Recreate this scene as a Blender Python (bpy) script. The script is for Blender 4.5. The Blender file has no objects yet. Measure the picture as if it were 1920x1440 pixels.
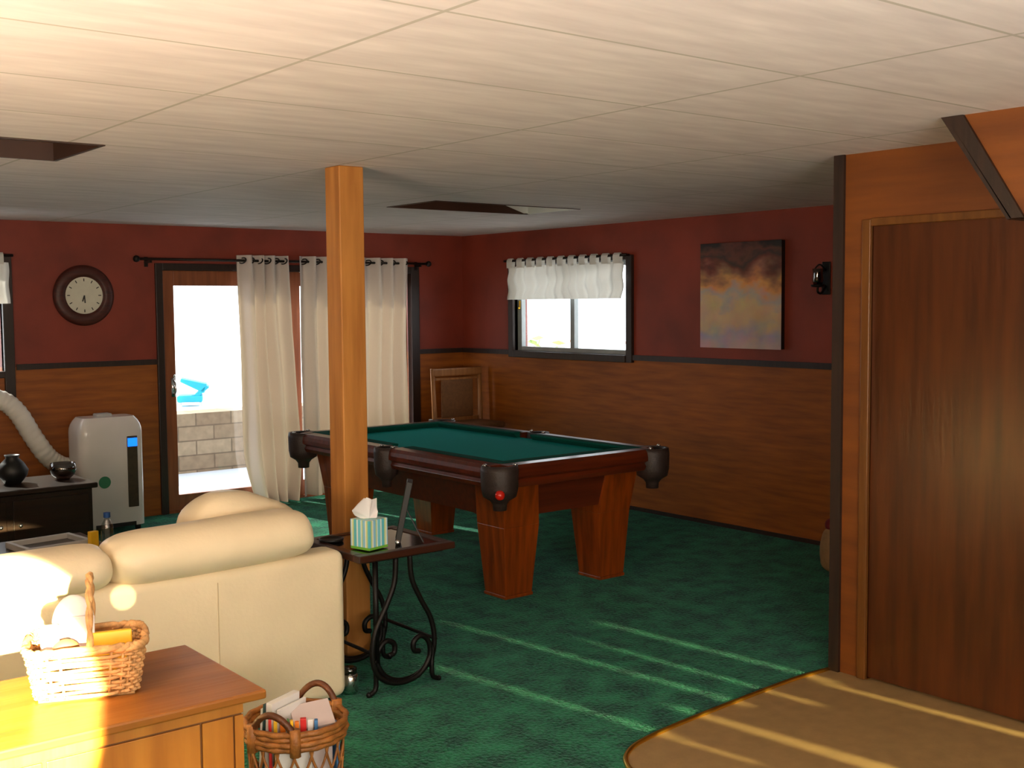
import bpy, bmesh, math, random
from mathutils import Vector, Matrix, noise
random.seed(7)
PI = math.pi
scn = bpy.context.scene
COL = scn.collection

# ------------------------------------------------------------------ helpers
def lin(c):
    c = c/255.0
    return c/12.92 if c <= 0.04045 else ((c+0.055)/1.055)**2.4
def rgb(r, g, b): return (lin(r), lin(g), lin(b), 1.0)

def new_mat(name):
    m = bpy.data.materials.new(name); m.use_nodes = True
    nt = m.node_tree; nt.nodes.clear()
    out = nt.nodes.new('ShaderNodeOutputMaterial')
    return m, nt, out

def mat(name, col, rough=0.6, metal=0.0, var=0.12, scale=6.0, stretch=(1,1,1), bump=0.0,
        bscale=None, spec=0.5, col2=None, coat=0.0, emit=None, estr=0.0, sheen=0.0, contrast=(0.3,0.7), detail=4):
    m, nt, out = new_mat(name)
    b = nt.nodes.new('ShaderNodeBsdfPrincipled')
    nt.links.new(b.outputs[0], out.inputs[0])
    c = rgb(*col)
    b.inputs['Roughness'].default_value = rough
    b.inputs['Metallic'].default_value = metal
    b.inputs['Specular IOR Level'].default_value = spec
    b.inputs['Coat Weight'].default_value = coat
    b.inputs['Coat Roughness'].default_value = 0.12
    b.inputs['Sheen Weight'].default_value = sheen
    tc = nt.nodes.new('ShaderNodeTexCoord'); mp = nt.nodes.new('ShaderNodeMapping')
    mp.inputs['Scale'].default_value = stretch
    nt.links.new(tc.outputs['Object'], mp.inputs[0])
    n = nt.nodes.new('ShaderNodeTexNoise'); n.inputs['Scale'].default_value = scale
    n.inputs['Detail'].default_value = detail
    nt.links.new(mp.outputs[0], n.inputs['Vector'])
    r = nt.nodes.new('ShaderNodeValToRGB')
    r.color_ramp.elements[0].position = contrast[0]; r.color_ramp.elements[1].position = contrast[1]
    if col2 is None:
        r.color_ramp.elements[0].color = (c[0]*(1-var), c[1]*(1-var), c[2]*(1-var), 1)
        r.color_ramp.elements[1].color = (min(1,c[0]*(1+var)), min(1,c[1]*(1+var)), min(1,c[2]*(1+var)), 1)
    else:
        r.color_ramp.elements[0].color = c; r.color_ramp.elements[1].color = rgb(*col2)
    nt.links.new(n.outputs['Fac'], r.inputs[0])
    nt.links.new(r.outputs[0], b.inputs['Base Color'])
    if bump > 0:
        n2 = nt.nodes.new('ShaderNodeTexNoise'); n2.inputs['Scale'].default_value = bscale or scale*4
        n2.inputs['Detail'].default_value = 3
        nt.links.new(mp.outputs[0], n2.inputs['Vector'])
        bp = nt.nodes.new('ShaderNodeBump'); bp.inputs['Strength'].default_value = bump
        bp.inputs['Distance'].default_value = 0.02
        nt.links.new(n2.outputs['Fac'], bp.inputs['Height']); nt.links.new(bp.outputs[0], b.inputs['Normal'])
    if emit:
        b.inputs['Emission Color'].default_value = rgb(*emit); b.inputs['Emission Strength'].default_value = estr
    return m

def math_node(nt, op, a, b=None):
    n = nt.nodes.new('ShaderNodeMath'); n.operation = op
    for i, v in enumerate((a, b)):
        if v is None: continue
        if isinstance(v, (int, float)): n.inputs[i].default_value = v
        else: nt.links.new(v, n.inputs[i])
    return n.outputs[0]

def mix_col(nt, fac, a, b):
    n = nt.nodes.new('ShaderNodeMix'); n.data_type = 'RGBA'
    nt.links.new(fac, n.inputs[0]) if not isinstance(fac, (int, float)) else setattr(n.inputs[0], 'default_value', fac)
    for i, v in ((6, a), (7, b)):
        if isinstance(v, tuple): n.inputs[i].default_value = v
        else: nt.links.new(v, n.inputs[i])
    return n.outputs[2]

class MB:
    """collects shapes into one bmesh"""
    def __init__(s): s.bm = bmesh.new(); s.mi = 0
    def _f(s, vs):
        try:
            f = s.bm.faces.new(vs); f.material_index = s.mi; return f
        except ValueError: return None
    def hexa(s, p):
        v = [s.bm.verts.new(q) for q in p]
        for f in ((0,3,2,1),(4,5,6,7),(0,1,5,4),(1,2,6,5),(2,3,7,6),(3,0,4,7)): s._f([v[i] for i in f])
        return s
    def box(s, x0, x1, y0, y1, z0, z1):
        return s.hexa([(x0,y0,z0),(x1,y0,z0),(x1,y1,z0),(x0,y1,z0),(x0,y0,z1),(x1,y0,z1),(x1,y1,z1),(x0,y1,z1)])
    def obox(s, c, size, M=None):
        M = M or Matrix.Identity(3); h = Vector(size)/2; c = Vector(c)
        p = [c + M @ Vector((a*h.x, b*h.y, d*h.z)) for d in (-1,1) for a, b in ((-1,-1),(1,-1),(1,1),(-1,1))]
        return s.hexa(p)
    def prism(s, pts, off):
        """polygon pts (3d) extruded by vector off"""
        off = Vector(off); a = [s.bm.verts.new(p) for p in pts]; b = [s.bm.verts.new(Vector(p)+off) for p in pts]
        s._f(list(reversed(a))); s._f(b); n = len(pts)
        for i in range(n): s._f([a[i], a[(i+1)%n], b[(i+1)%n], b[i]])
        return s
    def quad(s, *p): s._f([s.bm.verts.new(q) for q in p]); return s
    def grid(s, fn, nu, nv, wrap_u=False):
        V = [[s.bm.verts.new(fn(i/(nu if wrap_u else nu-1), j/(nv-1))) for j in range(nv)] for i in range(nu)]
        for i in range(nu if wrap_u else nu-1):
            for j in range(nv-1):
                s._f([V[i][j], V[(i+1)%nu][j], V[(i+1)%nu][j+1], V[i][j+1]])
        return s
    def lathe(s, prof, c=(0,0,0), n=24, M=None):
        c = Vector(c); M = M or Matrix.Identity(3); rings = []
        for r, z in prof:
            if r < 1e-6: rings.append([s.bm.verts.new(c + M @ Vector((0,0,z)))])
            else: rings.append([s.bm.verts.new(c + M @ Vector((r*math.cos(2*PI*k/n), r*math.sin(2*PI*k/n), z))) for k in range(n)])
        for a, b in zip(rings, rings[1:]):
            for k in range(n):
                if len(a) == 1 and len(b) == 1: continue
                if len(a) == 1: s._f([a[0], b[(k+1)%n], b[k]])
                elif len(b) == 1: s._f([a[k], a[(k+1)%n], b[0]])
                else: s._f([a[k], a[(k+1)%n], b[(k+1)%n], b[k]])
        return s
    def tube(s, pts, r, n=8, closed=False, flat=1.0):
        P = [Vector(p) for p in pts]; m = len(P); rings = []
        prev = None
        for i in range(m):
            if closed: t = P[(i+1)%m]-P[i-1]
            else: t = P[min(i+1,m-1)]-P[max(i-1,0)]
            if t.length < 1e-9: t = Vector((0,0,1))
            t.normalize()
            if prev is None:
                a = Vector((0,0,1)) if abs(t.z) < .9 else Vector((1,0,0))
                u = t.cross(a).normalized()
            else:
                u = (prev - t*prev.dot(t))
                u = u.normalized() if u.length > 1e-6 else t.orthogonal().normalized()
            prev = u; w = t.cross(u)
            rr = r[i] if isinstance(r, (list, tuple)) else r
            rings.append([s.bm.verts.new(P[i] + u*rr*math.cos(2*PI*k/n) + w*rr*flat*math.sin(2*PI*k/n)) for k in range(n)])
        for i in range(m if closed else m-1):
            a, b = rings[i], rings[(i+1)%m]
            for k in range(n): s._f([a[k], a[(k+1)%n], b[(k+1)%n], b[k]])
        if not closed: s._f(list(reversed(rings[0]))); s._f(rings[-1])
        return s
    def ball(s, c, r, nu=20, nv=12, sq=(1,1,1), e1=1.0, e2=1.0, M=None, wob=0.0, seed=0):
        """superellipsoid"""
        c = Vector(c); M = M or Matrix.Identity(3)
        def sg(v, e): return math.copysign(abs(v)**e, v)
        def fn(u, v):
            th = 2*PI*u; ph = -PI/2 + PI*v
            x = sg(math.cos(ph), e1)*sg(math.cos(th), e2); y = sg(math.cos(ph), e1)*sg(math.sin(th), e2); z = sg(math.sin(ph), e1)
            q = Vector((x*sq[0], y*sq[1], z*sq[2]))*r
            if wob:
                d = noise.noise(q*7 + Vector((seed,0,0))) + .5*noise.noise(q*17 + Vector((0,seed,0)))
                q *= 1 + wob*d
            return c + M @ q
        s.grid(fn, nu, nv, wrap_u=True)
        return s

def obj(name, mb, m, parent=None, smooth=False, bevel=0.0, world=True, sub=0, label=None, seg=2):
    pass
    bmesh.ops.recalc_face_normals(mb.bm, faces=mb.bm.faces)
    me = bpy.data.meshes.new(name); mb.bm.to_mesh(me); mb.bm.free()
    for x in (m if isinstance(m, (list, tuple)) else [m]): me.materials.append(x)
    o = bpy.data.objects.new(name, me); COL.objects.link(o)
    if smooth:
        for p in me.polygons: p.use_smooth = True
    if parent:
        o.parent = parent
        if world: o.matrix_parent_inverse = WM(parent).inverted()
    _W[o.name] = WM(parent) if (parent and not world) else Matrix.Identity(4)
    if bevel:
        b = o.modifiers.new('bevel', 'BEVEL'); b.width = bevel; b.segments = seg; b.limit_method = 'ANGLE'; b.angle_limit = math.radians(40)
        b.harden_normals = False
    if sub:
        q = o.modifiers.new('sub', 'SUBSURF'); q.levels = sub; q.render_levels = sub
    if label: o['label'] = label
    return o

_W = {}
def WM(o): return _W[o.name]

def thing(name, label, cat, loc=(0,0,0), rz=0.0, group=None):
    o = bpy.data.objects.new(name, None); COL.objects.link(o)
    o.location = loc; o.rotation_euler = (0,0,rz); o.empty_display_size = .1
    o['label'] = label; o['category'] = cat
    if group: o['group'] = group
    _W[o.name] = Matrix.Translation(Vector(loc)) @ Matrix.Rotation(rz, 4, 'Z')
    return o
def tag(o, label, cat, group=None):
    o['label'] = label; o['category'] = cat
    if group: o['group'] = group
    return o
def struct_empty(name, loc=(0,0,0)):
    o = bpy.data.objects.new(name, None); COL.objects.link(o); o.location = loc; o['kind'] = 'structure'
    _W[o.name] = Matrix.Translation(Vector(loc)); return o
def struct(name, mb, m, **k):
    o = obj(name, mb, m, **k); o['kind'] = 'structure'; return o
def bez(pts, n=8):
    """Catmull-Rom through pts"""
    P = [Vector(p) for p in pts]; P = [P[0]*2-P[1]] + P + [P[-1]*2-P[-2]]; out = []
    for i in range(1, len(P)-2):
        for k in range(n):
            t = k/n; a, b, c, d = P[i-1:i+3]
            out.append(.5*((2*b) + (c-a)*t + (2*a-5*b+4*c-d)*t*t + (3*b-a-3*c+d)*t**3))
    out.append(P[-2]); return out

H = 2.4
RAIL = 1.278

# ------------------------------------------------------------------ materials
def wall_material(name, axis):
    m, nt, out = new_mat(name)
    b = nt.nodes.new('ShaderNodeBsdfPrincipled'); nt.links.new(b.outputs[0], out.inputs[0])
    b.inputs['Roughness'].default_value = .55
    tc = nt.nodes.new('ShaderNodeTexCoord'); sep = nt.nodes.new('ShaderNodeSeparateXYZ')
    nt.links.new(tc.outputs['Object'], sep.inputs[0])
    # wood: grain running horizontally
    mp = nt.nodes.new('ShaderNodeMapping'); mp.inputs['Scale'].default_value = (1.6,1.6,16)
    nt.links.new(tc.outputs['Object'], mp.inputs[0])
    n = nt.nodes.new('ShaderNodeTexNoise'); n.inputs['Scale'].default_value = 1.7; n.inputs['Detail'].default_value = 5
    nt.links.new(mp.outputs[0], n.inputs['Vector'])
    r = nt.nodes.new('ShaderNodeValToRGB'); e = r.color_ramp.elements
    e[0].position = .3; e[0].color = rgb(*WOOD_D); e[1].position = .72; e[1].color = rgb(*WOOD_L)
    nt.links.new(n.outputs['Fac'], r.inputs[0])
    # paint
    n2 = nt.nodes.new('ShaderNodeTexNoise'); n2.inputs['Scale'].default_value = 2.2; n2.inputs['Detail'].default_value = 5
    nt.links.new(tc.outputs['Object'], n2.inputs['Vector'])
    r2 = nt.nodes.new('ShaderNodeValToRGB'); e = r2.color_ramp.elements
    e[0].position = .3; e[0].color = rgb(116,44,28); e[1].position = .75; e[1].color = rgb(148,58,38)
    nt.links.new(n2.outputs['Fac'], r2.inputs[0])
    fac = math_node(nt, 'GREATER_THAN', sep.outputs['Z'], RAIL)
    nt.links.new(mix_col(nt, fac, r.outputs[0], r2.outputs[0]), b.inputs['Base Color'])
    return m
WOOD_D = (128,66,10); WOOD_L = (166,92,20)

def wood(name, d, l, axis='z', scale=1.6, rough=.4, coat=0.0, k=14):
    st = {'x': (1,k,k), 'y': (k,1,k), 'z': (k,k,1)}[axis]
    return mat(name, d, rough=rough, col2=l, scale=scale, stretch=st, contrast=(.3,.7), coat=coat, bump=.05)

M = {}
M['wall_b'] = wall_material('painted_wall_back', 'x')
M['wall_r'] = wall_material('painted_wall_right', 'y')
M['panel'] = wood('partition_panelling', (100,50,8), (126,68,14), 'y', 1.5, .5, k=9)
M['dark_trim'] = wood('dark_brown_trim', (32,20,16), (48,30,22), 'z', 3, .45)
M['door_wood'] = wood('door_veneer', (62,28,9), (88,43,13), 'z', 1.6, .3, k=12)
M['casing'] = wood('door_casing_wood', (90,52,16), (114,70,26), 'z', 2, .35)
M['slider_wood'] = wood('sliding_door_wood', (120,64,34), (150,86,48), 'z', 2, .45)
M['post'] = wood('post_pine', (158,100,38), (188,128,58), 'z', 2.0, .6, k=10)
M['cherry'] = wood('table_mahogany', (66,24,10), (98,38,14), 'x', 2.0, .3, coat=.2)
M['cherry_leg'] = wood('table_leg_mahogany', (104,42,5), (150,66,10), 'z', 2.0, .3, coat=.2)
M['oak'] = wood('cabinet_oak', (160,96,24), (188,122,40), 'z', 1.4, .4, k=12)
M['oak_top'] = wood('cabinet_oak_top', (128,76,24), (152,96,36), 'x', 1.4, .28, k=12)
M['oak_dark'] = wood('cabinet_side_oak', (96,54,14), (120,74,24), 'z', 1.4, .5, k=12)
M['dark_wood'] = wood('dark_furniture_wood', (24,14,9), (40,24,13), 'x', 2.0, .3)
M['chair_wood'] = wood('chair_oak', (132,84,42), (164,110,60), 'z', 3.0, .45)
M['chair_fab'] = mat('chair_tan_fabric', (112,74,40), .8, var=.15, scale=40)
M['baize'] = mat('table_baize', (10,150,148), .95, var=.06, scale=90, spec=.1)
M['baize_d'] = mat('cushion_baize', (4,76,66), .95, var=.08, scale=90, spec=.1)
M['leather_d'] = mat('pocket_leather', (50,38,34), .5, var=.2, scale=30, bump=.15)
M['chrome'] = mat('polished_nickel', (225,225,225), .18, 1.0, var=.03)
M['iron'] = mat('black_wrought_iron', (22,20,19), .45, .6, var=.2, scale=40)
M['cream'] = mat('cream_leather', (240,224,190), .42, var=.04, scale=5, bump=.06, bscale=60)
M['white'] = mat('white_plastic', (232,228,224), .22, var=.02, coat=.3)
M['white_d'] = mat('grey_white_plastic', (190,190,188), .45, var=.03)
M['hose'] = mat('white_hose_plastic', (230,226,218), .45, var=.03)
M['ac_panel'] = mat('dark_olive_grille', (62,54,38), .4, var=.25, scale=30)
M['black'] = mat('matt_black_plastic', (20,20,20), .5, var=.2)
M['blue_led'] = mat('blue_display', (20,60,200), .3, emit=(20,110,255), estr=2.2)
M['green_st'] = mat('green_sticker', (58,138,98), .5, var=.08)
M['dial'] = mat('clock_dial', (214,210,192), .5, var=.04, scale=20)
M['ink'] = mat('dark_ink', (46,42,38), .6)
M['clock_w'] = wood('clock_frame_wood', (54,20,14), (80,32,22), 'x', 4, .5)
M['rod'] = mat('bronze_rod', (26,18,16), .4, .5, var=.2)
M['gold'] = mat('brass_strip', (232,180,62), .3, 1.0, var=.06, scale=20)
M['wicker'] = mat('tan_seagrass', (190,144,90), .7, var=.35, scale=40, bump=.2)
M['wicker_d'] = mat('brown_willow', (156,98,42), .5, var=.35, scale=30, bump=.2)
M['wicker_dd'] = mat('dark_willow', (92,50,22), .5, var=.3, scale=30, bump=.2)
M['paper'] = mat('white_paper', (228,226,222), .7, var=.03)
M['paper_g'] = mat('grey_pink_paper', (204,190,188), .6, var=.05)
M['tissue'] = mat('tissue_paper', (248,244,244), .9, var=.02)
M['red'] = mat('red_gloss', (206,34,20), .12, coat=.6, var=.05)
M['redp'] = mat('red_cover', (206,40,36), .45, var=.1)
M['orange'] = mat('orange_cover', (232,126,26), .45, var=.1)
M['yellow'] = mat('yellow_packet', (246,196,40), .4, var=.08)
M['greenp'] = mat('green_cover', (64,124,50), .45, var=.1)
M['bluep'] = mat('blue_cover', (70,126,180), .45, var=.12)
M['teal'] = mat('dark_teal_cover', (44,72,70), .45, var=.1)
M['brownp'] = mat('brown_wrapper', (150,92,52), .5, var=.15)
M['cyan'] = mat('cyan_plastic', (10,150,178), .5, var=.1)
M['bag'] = mat('tan_cloth', (150,118,82), .8, var=.15, scale=20)
M['bag_red'] = mat('maroon_cloth', (110,16,32), .8, var=.15)
M['bag_grey'] = mat('grey_cloth', (130,132,124), .8, var=.15)
M['leaf'] = mat('pale_leaves', (150,176,90), .7, var=.2, scale=9)
M['fence'] = mat('outdoor_fence', (220,170,158), .7, var=.06)
M['concrete'] = mat('patio_concrete', (188,196,204), .9, var=.05, scale=3)
M['gravel'] = mat('upper_gravel', (235,238,240), .9, var=.04, scale=8)
M['bluecap'] = mat('blue_cap', (40,84,150), .4, var=.06)
M['dglass'] = mat('dark_table_glass', (30,22,16), .06, var=.1, spec=.6, coat=.4)
M['ball_ring'] = mat('pocket_inside', (10,8,8), .8)
M['liner'] = mat('recess_brown', (58,34,22), .5, var=.2)
M['liner_lit'] = mat('recess_lit_end', (206,210,206), .5, var=.05)  # window light on the recess end, put into a pale colour
M['wall_plain'] = mat('plain_front_wall', (170,150,125), .8, var=.05)

def glassy(name, tint=(1,1,1,1), gl=.08):
    m, nt, out = new_mat(name)
    t = nt.nodes.new('ShaderNodeBsdfTransparent'); t.inputs[0].default_value = tint
    g = nt.nodes.new('ShaderNodeBsdfGlossy'); g.inputs['Roughness'].default_value = .03
    mx = nt.nodes.new('ShaderNodeMixShader'); mx.inputs[0].default_value = gl
    nt.links.new(t.outputs[0], mx.inputs[1]); nt.links.new(g.outputs[0], mx.inputs[2]); nt.links.new(mx.outputs[0], out.inputs[0])
    return m
M['glass'] = glassy('window_glass', (.97,.99,1,1), .05)
M['clear'] = glassy('clear_plastic', (.86,.9,.92,1), .22)
M['dark_glass'] = glassy('smoked_glass', (.35,.3,.28,1), .2)

def curtain_mat(name, col, tr, tcol=None):
    m, nt, out = new_mat(name)
    d = nt.nodes.new('ShaderNodeBsdfDiffuse'); t = nt.nodes.new('ShaderNodeBsdfTranslucent')
    tc = nt.nodes.new('ShaderNodeTexCoord'); n = nt.nodes.new('ShaderNodeTexNoise'); n.inputs['Scale'].default_value = 140
    nt.links.new(tc.outputs['Object'], n.inputs['Vector'])
    r = nt.nodes.new('ShaderNodeValToRGB'); c = rgb(*col)
    r.color_ramp.elements[0].color = (c[0]*.92, c[1]*.92, c[2]*.92, 1); r.color_ramp.elements[1].color = c
    nt.links.new(n.outputs['Fac'], r.inputs[0]); nt.links.new(r.outputs[0], d.inputs[0])
    t.inputs[0].default_value = rgb(*(tcol or col))
    mx = nt.nodes.new('ShaderNodeMixShader'); mx.inputs[0].default_value = tr
    nt.links.new(d.outputs[0], mx.inputs[1]); nt.links.new(t.outputs[0], mx.inputs[2]); nt.links.new(mx.outputs[0], out.inputs[0])
    return m
M['curtain'] = curtain_mat('linen_curtain', (220,210,206), .085, (236,210,170))
M['valance'] = curtain_mat('white_valance', (226,224,220), .2, (240,236,225))

def carpet_mat():
    m, nt, out = new_mat('green_carpet')
    b = nt.nodes.new('ShaderNodeBsdfPrincipled'); nt.links.new(b.outputs[0], out.inputs[0])
    b.inputs['Roughness'].default_value = .95; b.inputs['Specular IOR Level'].default_value = .15
    b.inputs['Sheen Weight'].default_value = .3; b.inputs['Sheen Roughness'].default_value = .35; b.inputs['Sheen Tint'].default_value = rgb(150,225,220)
    tc = nt.nodes.new('ShaderNodeTexCoord')
    n = nt.nodes.new('ShaderNodeTexNoise'); n.inputs['Scale'].default_value = 7; n.inputs['Detail'].default_value = 6
    n3 = nt.nodes.new('ShaderNodeTexNoise'); n3.inputs['Scale'].default_value = 55; n3.inputs['Detail'].default_value = 4
    for q in (n, n3): nt.links.new(tc.outputs['Object'], q.inputs['Vector'])
    f = math_node(nt, 'ADD', math_node(nt, 'MULTIPLY', n.outputs['Fac'], .55), math_node(nt, 'MULTIPLY', n3.outputs['Fac'], .45))
    r = nt.nodes.new('ShaderNodeValToRGB'); e = r.color_ramp.elements
    e[0].position = .40; e[0].color = rgb(2,46,30); e[1].position = .63; e[1].color = rgb(38,128,88)
    nt.links.new(f, r.inputs[0]); nt.links.new(r.outputs[0], b.inputs['Base Color'])
    bp = nt.nodes.new('ShaderNodeBump'); bp.inputs['Strength'].default_value = .9; bp.inputs['Distance'].default_value = .03
    nt.links.new(n3.outputs['Fac'], bp.inputs['Height']); nt.links.new(bp.outputs[0], b.inputs['Normal'])
    return m
M['carpet'] = carpet_mat()
M['vinyl'] = mat('beige_vinyl', (158,130,86), .45, var=.1, scale=14, bump=.05)

def ceiling_mat():
    m, nt, out = new_mat('ceiling_tiles')
    b = nt.nodes.new('ShaderNodeBsdfPrincipled'); nt.links.new(b.outputs[0], out.inputs[0])
    b.inputs['Roughness'].default_value = .75
    tc = nt.nodes.new('ShaderNodeTexCoord'); sep = nt.nodes.new('ShaderNodeSeparateXYZ'); nt.links.new(tc.outputs['Object'], sep.inputs[0])
    def line(sock, off, per, w):
        a = math_node(nt, 'MULTIPLY', math_node(nt, 'ADD', sock, off), 1/per)
        fr = math_node(nt, 'FRACT', a)
        d = math_node(nt, 'MULTIPLY', math_node(nt, 'ABSOLUTE', math_node(nt, 'SUBTRACT', fr, .5)), per)
        return math_node(nt, 'GREATER_THAN', d, per/2-w)
    lx = line(sep.outputs['X'], 5.25+1.28*20, 1.28, .007)
    ly = line(sep.outputs['Y'], 7.15+.655*20, .655, .006)
    f = math_node(nt, 'MAXIMUM', lx, ly)
    n = nt.nodes.new('ShaderNodeTexNoise'); n.inputs['Scale'].default_value = 3; n.inputs['Detail'].default_value = 8
    mp = nt.nodes.new('ShaderNodeMapping'); mp.inputs['Scale'].default_value = (1,5,1)
    nt.links.new(tc.outputs['Object'], mp.inputs[0]); nt.links.new(mp.outputs[0], n.inputs['Vector'])
    r = nt.nodes.new('ShaderNodeValToRGB'); e = r.color_ramp.elements
    e[0].position = .3; e[0].color = rgb(212,202,202); e[1].position = .7; e[1].color = rgb(232,223,222)
    nt.links.new(n.outputs['Fac'], r.inputs[0])
    nt.links.new(mix_col(nt, f, r.outputs[0], rgb(186,180,172)), b.inputs['Base Color'])
    return m
M['ceiling'] = ceiling_mat()

def block_mat():
    m, nt, out = new_mat('garden_blocks')
    b = nt.nodes.new('ShaderNodeBsdfPrincipled'); nt.links.new(b.outputs[0], out.inputs[0]); b.inputs['Roughness'].default_value = .9
    tc = nt.nodes.new('ShaderNodeTexCoord'); mp = nt.nodes.new('ShaderNodeMapping'); mp.inputs['Rotation'].default_value = (PI/2,0,0)
    nt.links.new(tc.outputs['Object'], mp.inputs[0])
    br = nt.nodes.new('ShaderNodeTexBrick'); br.inputs['Scale'].default_value = 1
    br.inputs['Brick Width'].default_value = .4; br.inputs['Row Height'].default_value = .155; br.inputs['Mortar Size'].default_value = .008
    br.inputs['Color1'].default_value = rgb(150,136,112); br.inputs['Color2'].default_value = rgb(128,112,90); br.inputs['Mortar'].default_value = rgb(104,92,74)
    nt.links.new(mp.outputs[0], br.inputs['Vector'])
    n = nt.nodes.new('ShaderNodeTexNoise'); n.inputs['Scale'].default_value = 14; nt.links.new(tc.outputs['Object'], n.inputs['Vector'])
    r = nt.nodes.new('ShaderNodeValToRGB'); r.color_ramp.elements[0].color = (.6,.6,.6,1); r.color_ramp.elements[1].color = (1.2,1.2,1.2,1)
    nt.links.new(n.outputs['Fac'], r.inputs[0])
    x = nt.nodes.new('ShaderNodeMix'); x.data_type = 'RGBA'; x.blend_type = 'MULTIPLY'; x.inputs[0].default_value = 1
    nt.links.new(br.outputs['Color'], x.inputs[6]); nt.links.new(r.outputs[0], x.inputs[7]); nt.links.new(x.outputs[2], b.inputs['Base Color'])
    return m
M['blocks'] = block_mat()

def stripes_mat():
    m, nt, out = new_mat('striped_tissue_box')
    b = nt.nodes.new('ShaderNodeBsdfPrincipled'); nt.links.new(b.outputs[0], out.inputs[0]); b.inputs['Roughness'].default_value = .5
    tc = nt.nodes.new('ShaderNodeTexCoord'); sep = nt.nodes.new('ShaderNodeSeparateXYZ'); nt.links.new(tc.outputs['Object'], sep.inputs[0])
    s = math_node(nt, 'ADD', sep.outputs['X'], sep.outputs['Y'])
    f = math_node(nt, 'FRACT', math_node(nt, 'MULTIPLY', math_node(nt, 'ADD', s, 1.0), 1/.085))
    r = nt.nodes.new('ShaderNodeValToRGB'); r.color_ramp.interpolation = 'CONSTANT'; e = r.color_ramp.elements
    cols = [(0,(120,206,220)),(.2,(226,240,236)),(.3,(96,190,204)),(.5,(206,222,150)),(.6,(236,240,226)),(.68,(140,200,224)),(.86,(196,220,140)),(.93,(230,240,236))]
    e[0].position = 0; e[0].color = rgb(*cols[0][1]); e[1].position = cols[1][0]; e[1].color = rgb(*cols[1][1])
    for p, c in cols[2:]:
        q = e.new(p); q.color = rgb(*c)
    nt.links.new(f, r.inputs[0])
    low = math_node(nt, 'LESS_THAN', sep.outputs['Z'], .012)
    nt.links.new(mix_col(nt, low, r.outputs[0], rgb(110,180,60)), b.inputs['Base Color'])
    return m
M['stripes'] = stripes_mat()

def painting_mat():
    m, nt, out = new_mat('abstract_canvas_paint')
    b = nt.nodes.new('ShaderNodeBsdfPrincipled'); nt.links.new(b.outputs[0], out.inputs[0]); b.inputs['Roughness'].default_value = .5
    tc = nt.nodes.new('ShaderNodeTexCoord'); sep = nt.nodes.new('ShaderNodeSeparateXYZ'); nt.links.new(tc.outputs['Object'], sep.inputs[0])
    mp = nt.nodes.new('ShaderNodeMapping'); mp.inputs['Scale'].default_value = (1,1,1.7); nt.links.new(tc.outputs['Object'], mp.inputs[0])
    n = nt.nodes.new('ShaderNodeTexNoise'); n.inputs['Scale'].default_value = 4.2; n.inputs['Detail'].default_value = 3
    nt.links.new(mp.outputs[0], n.inputs['Vector'])
    zz = math_node(nt, 'MULTIPLY', math_node(nt, 'SUBTRACT', sep.outputs['Z'], 1.38), 1/.8)
    zn = math_node(nt, 'ADD', zz, math_node(nt, 'MULTIPLY', math_node(nt, 'SUBTRACT', n.outputs['Fac'], .5), .55))
    r = nt.nodes.new('ShaderNodeValToRGB'); e = r.color_ramp.elements
    e[0].position = 0; e[0].color = rgb(190,168,168); e[1].position = 1; e[1].color = rgb(34,26,24)
    for p, c in ((.12,(170,162,182)),(.25,(206,174,146)),(.42,(214,184,146)),(.5,(186,176,172)),(.6,(224,160,96)),(.7,(150,104,78)),(.78,(110,56,44)),(.85,(62,44,42)),(.92,(104,58,44))):
        q = e.new(p); q.color = rgb(*c)
    nt.links.new(zn, r.inputs[0])
    v = nt.nodes.new('ShaderNodeTexNoise'); v.inputs['Scale'].default_value = 6; nt.links.new(tc.outputs['Object'], v.inputs['Vector'])
    h = nt.nodes.new('ShaderNodeMix'); h.data_type = 'RGBA'; h.blend_type = 'OVERLAY'; h.inputs[0].default_value = .4
    nt.links.new(r.outputs[0], h.inputs[6]); nt.links.new(v.outputs['Color'], h.inputs[7])
    nt.links.new(h.outputs[2], b.inputs['Base Color'])
    return m
M['painting'] = painting_mat()

# ------------------------------------------------------------------ room shell
def wall_with_hole(mb, axis, lo, hi, thick, holes, z1=H):
    """wall on plane axis=0 ; spans lo..hi ; holes (a,b,z0,z1)"""
    def rect(a, b, z0, z1):
        if b-a < 1e-4 or z1-z0 < 1e-4: return
        if axis == 'y': mb.box(a, b, min(0,thick), max(0,thick), z0, z1)
        else: mb.box(min(0,thick), max(0,thick), a, b, z0, z1)
    cur = lo
    for a, b, z0, zz in sorted(holes):
        rect(cur, a, 0, z1); rect(a, b, 0, z0); rect(a, b, zz, z1); cur = b
    rect(cur, hi, 0, z1)
LX = -9.2; FY = -11.2
mb = MB(); wall_with_hole(mb, 'y', LX, .15, .15, [(-3.08,-.6,0,2.04), (-6.0,-4.33,1.25,2.12)]); struct('wall_back', mb, M['wall_b'])
mb = MB(); wall_with_hole(mb, 'x', FY, 0, .15, [(-2.34,-.83,1.29,2.1)]); struct('wall_right', mb, M['wall_r'])
mb = MB(); mb.box(LX-.15, LX, FY, .15, 0, H); struct('wall_left', mb, M['wall_plain'])
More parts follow.
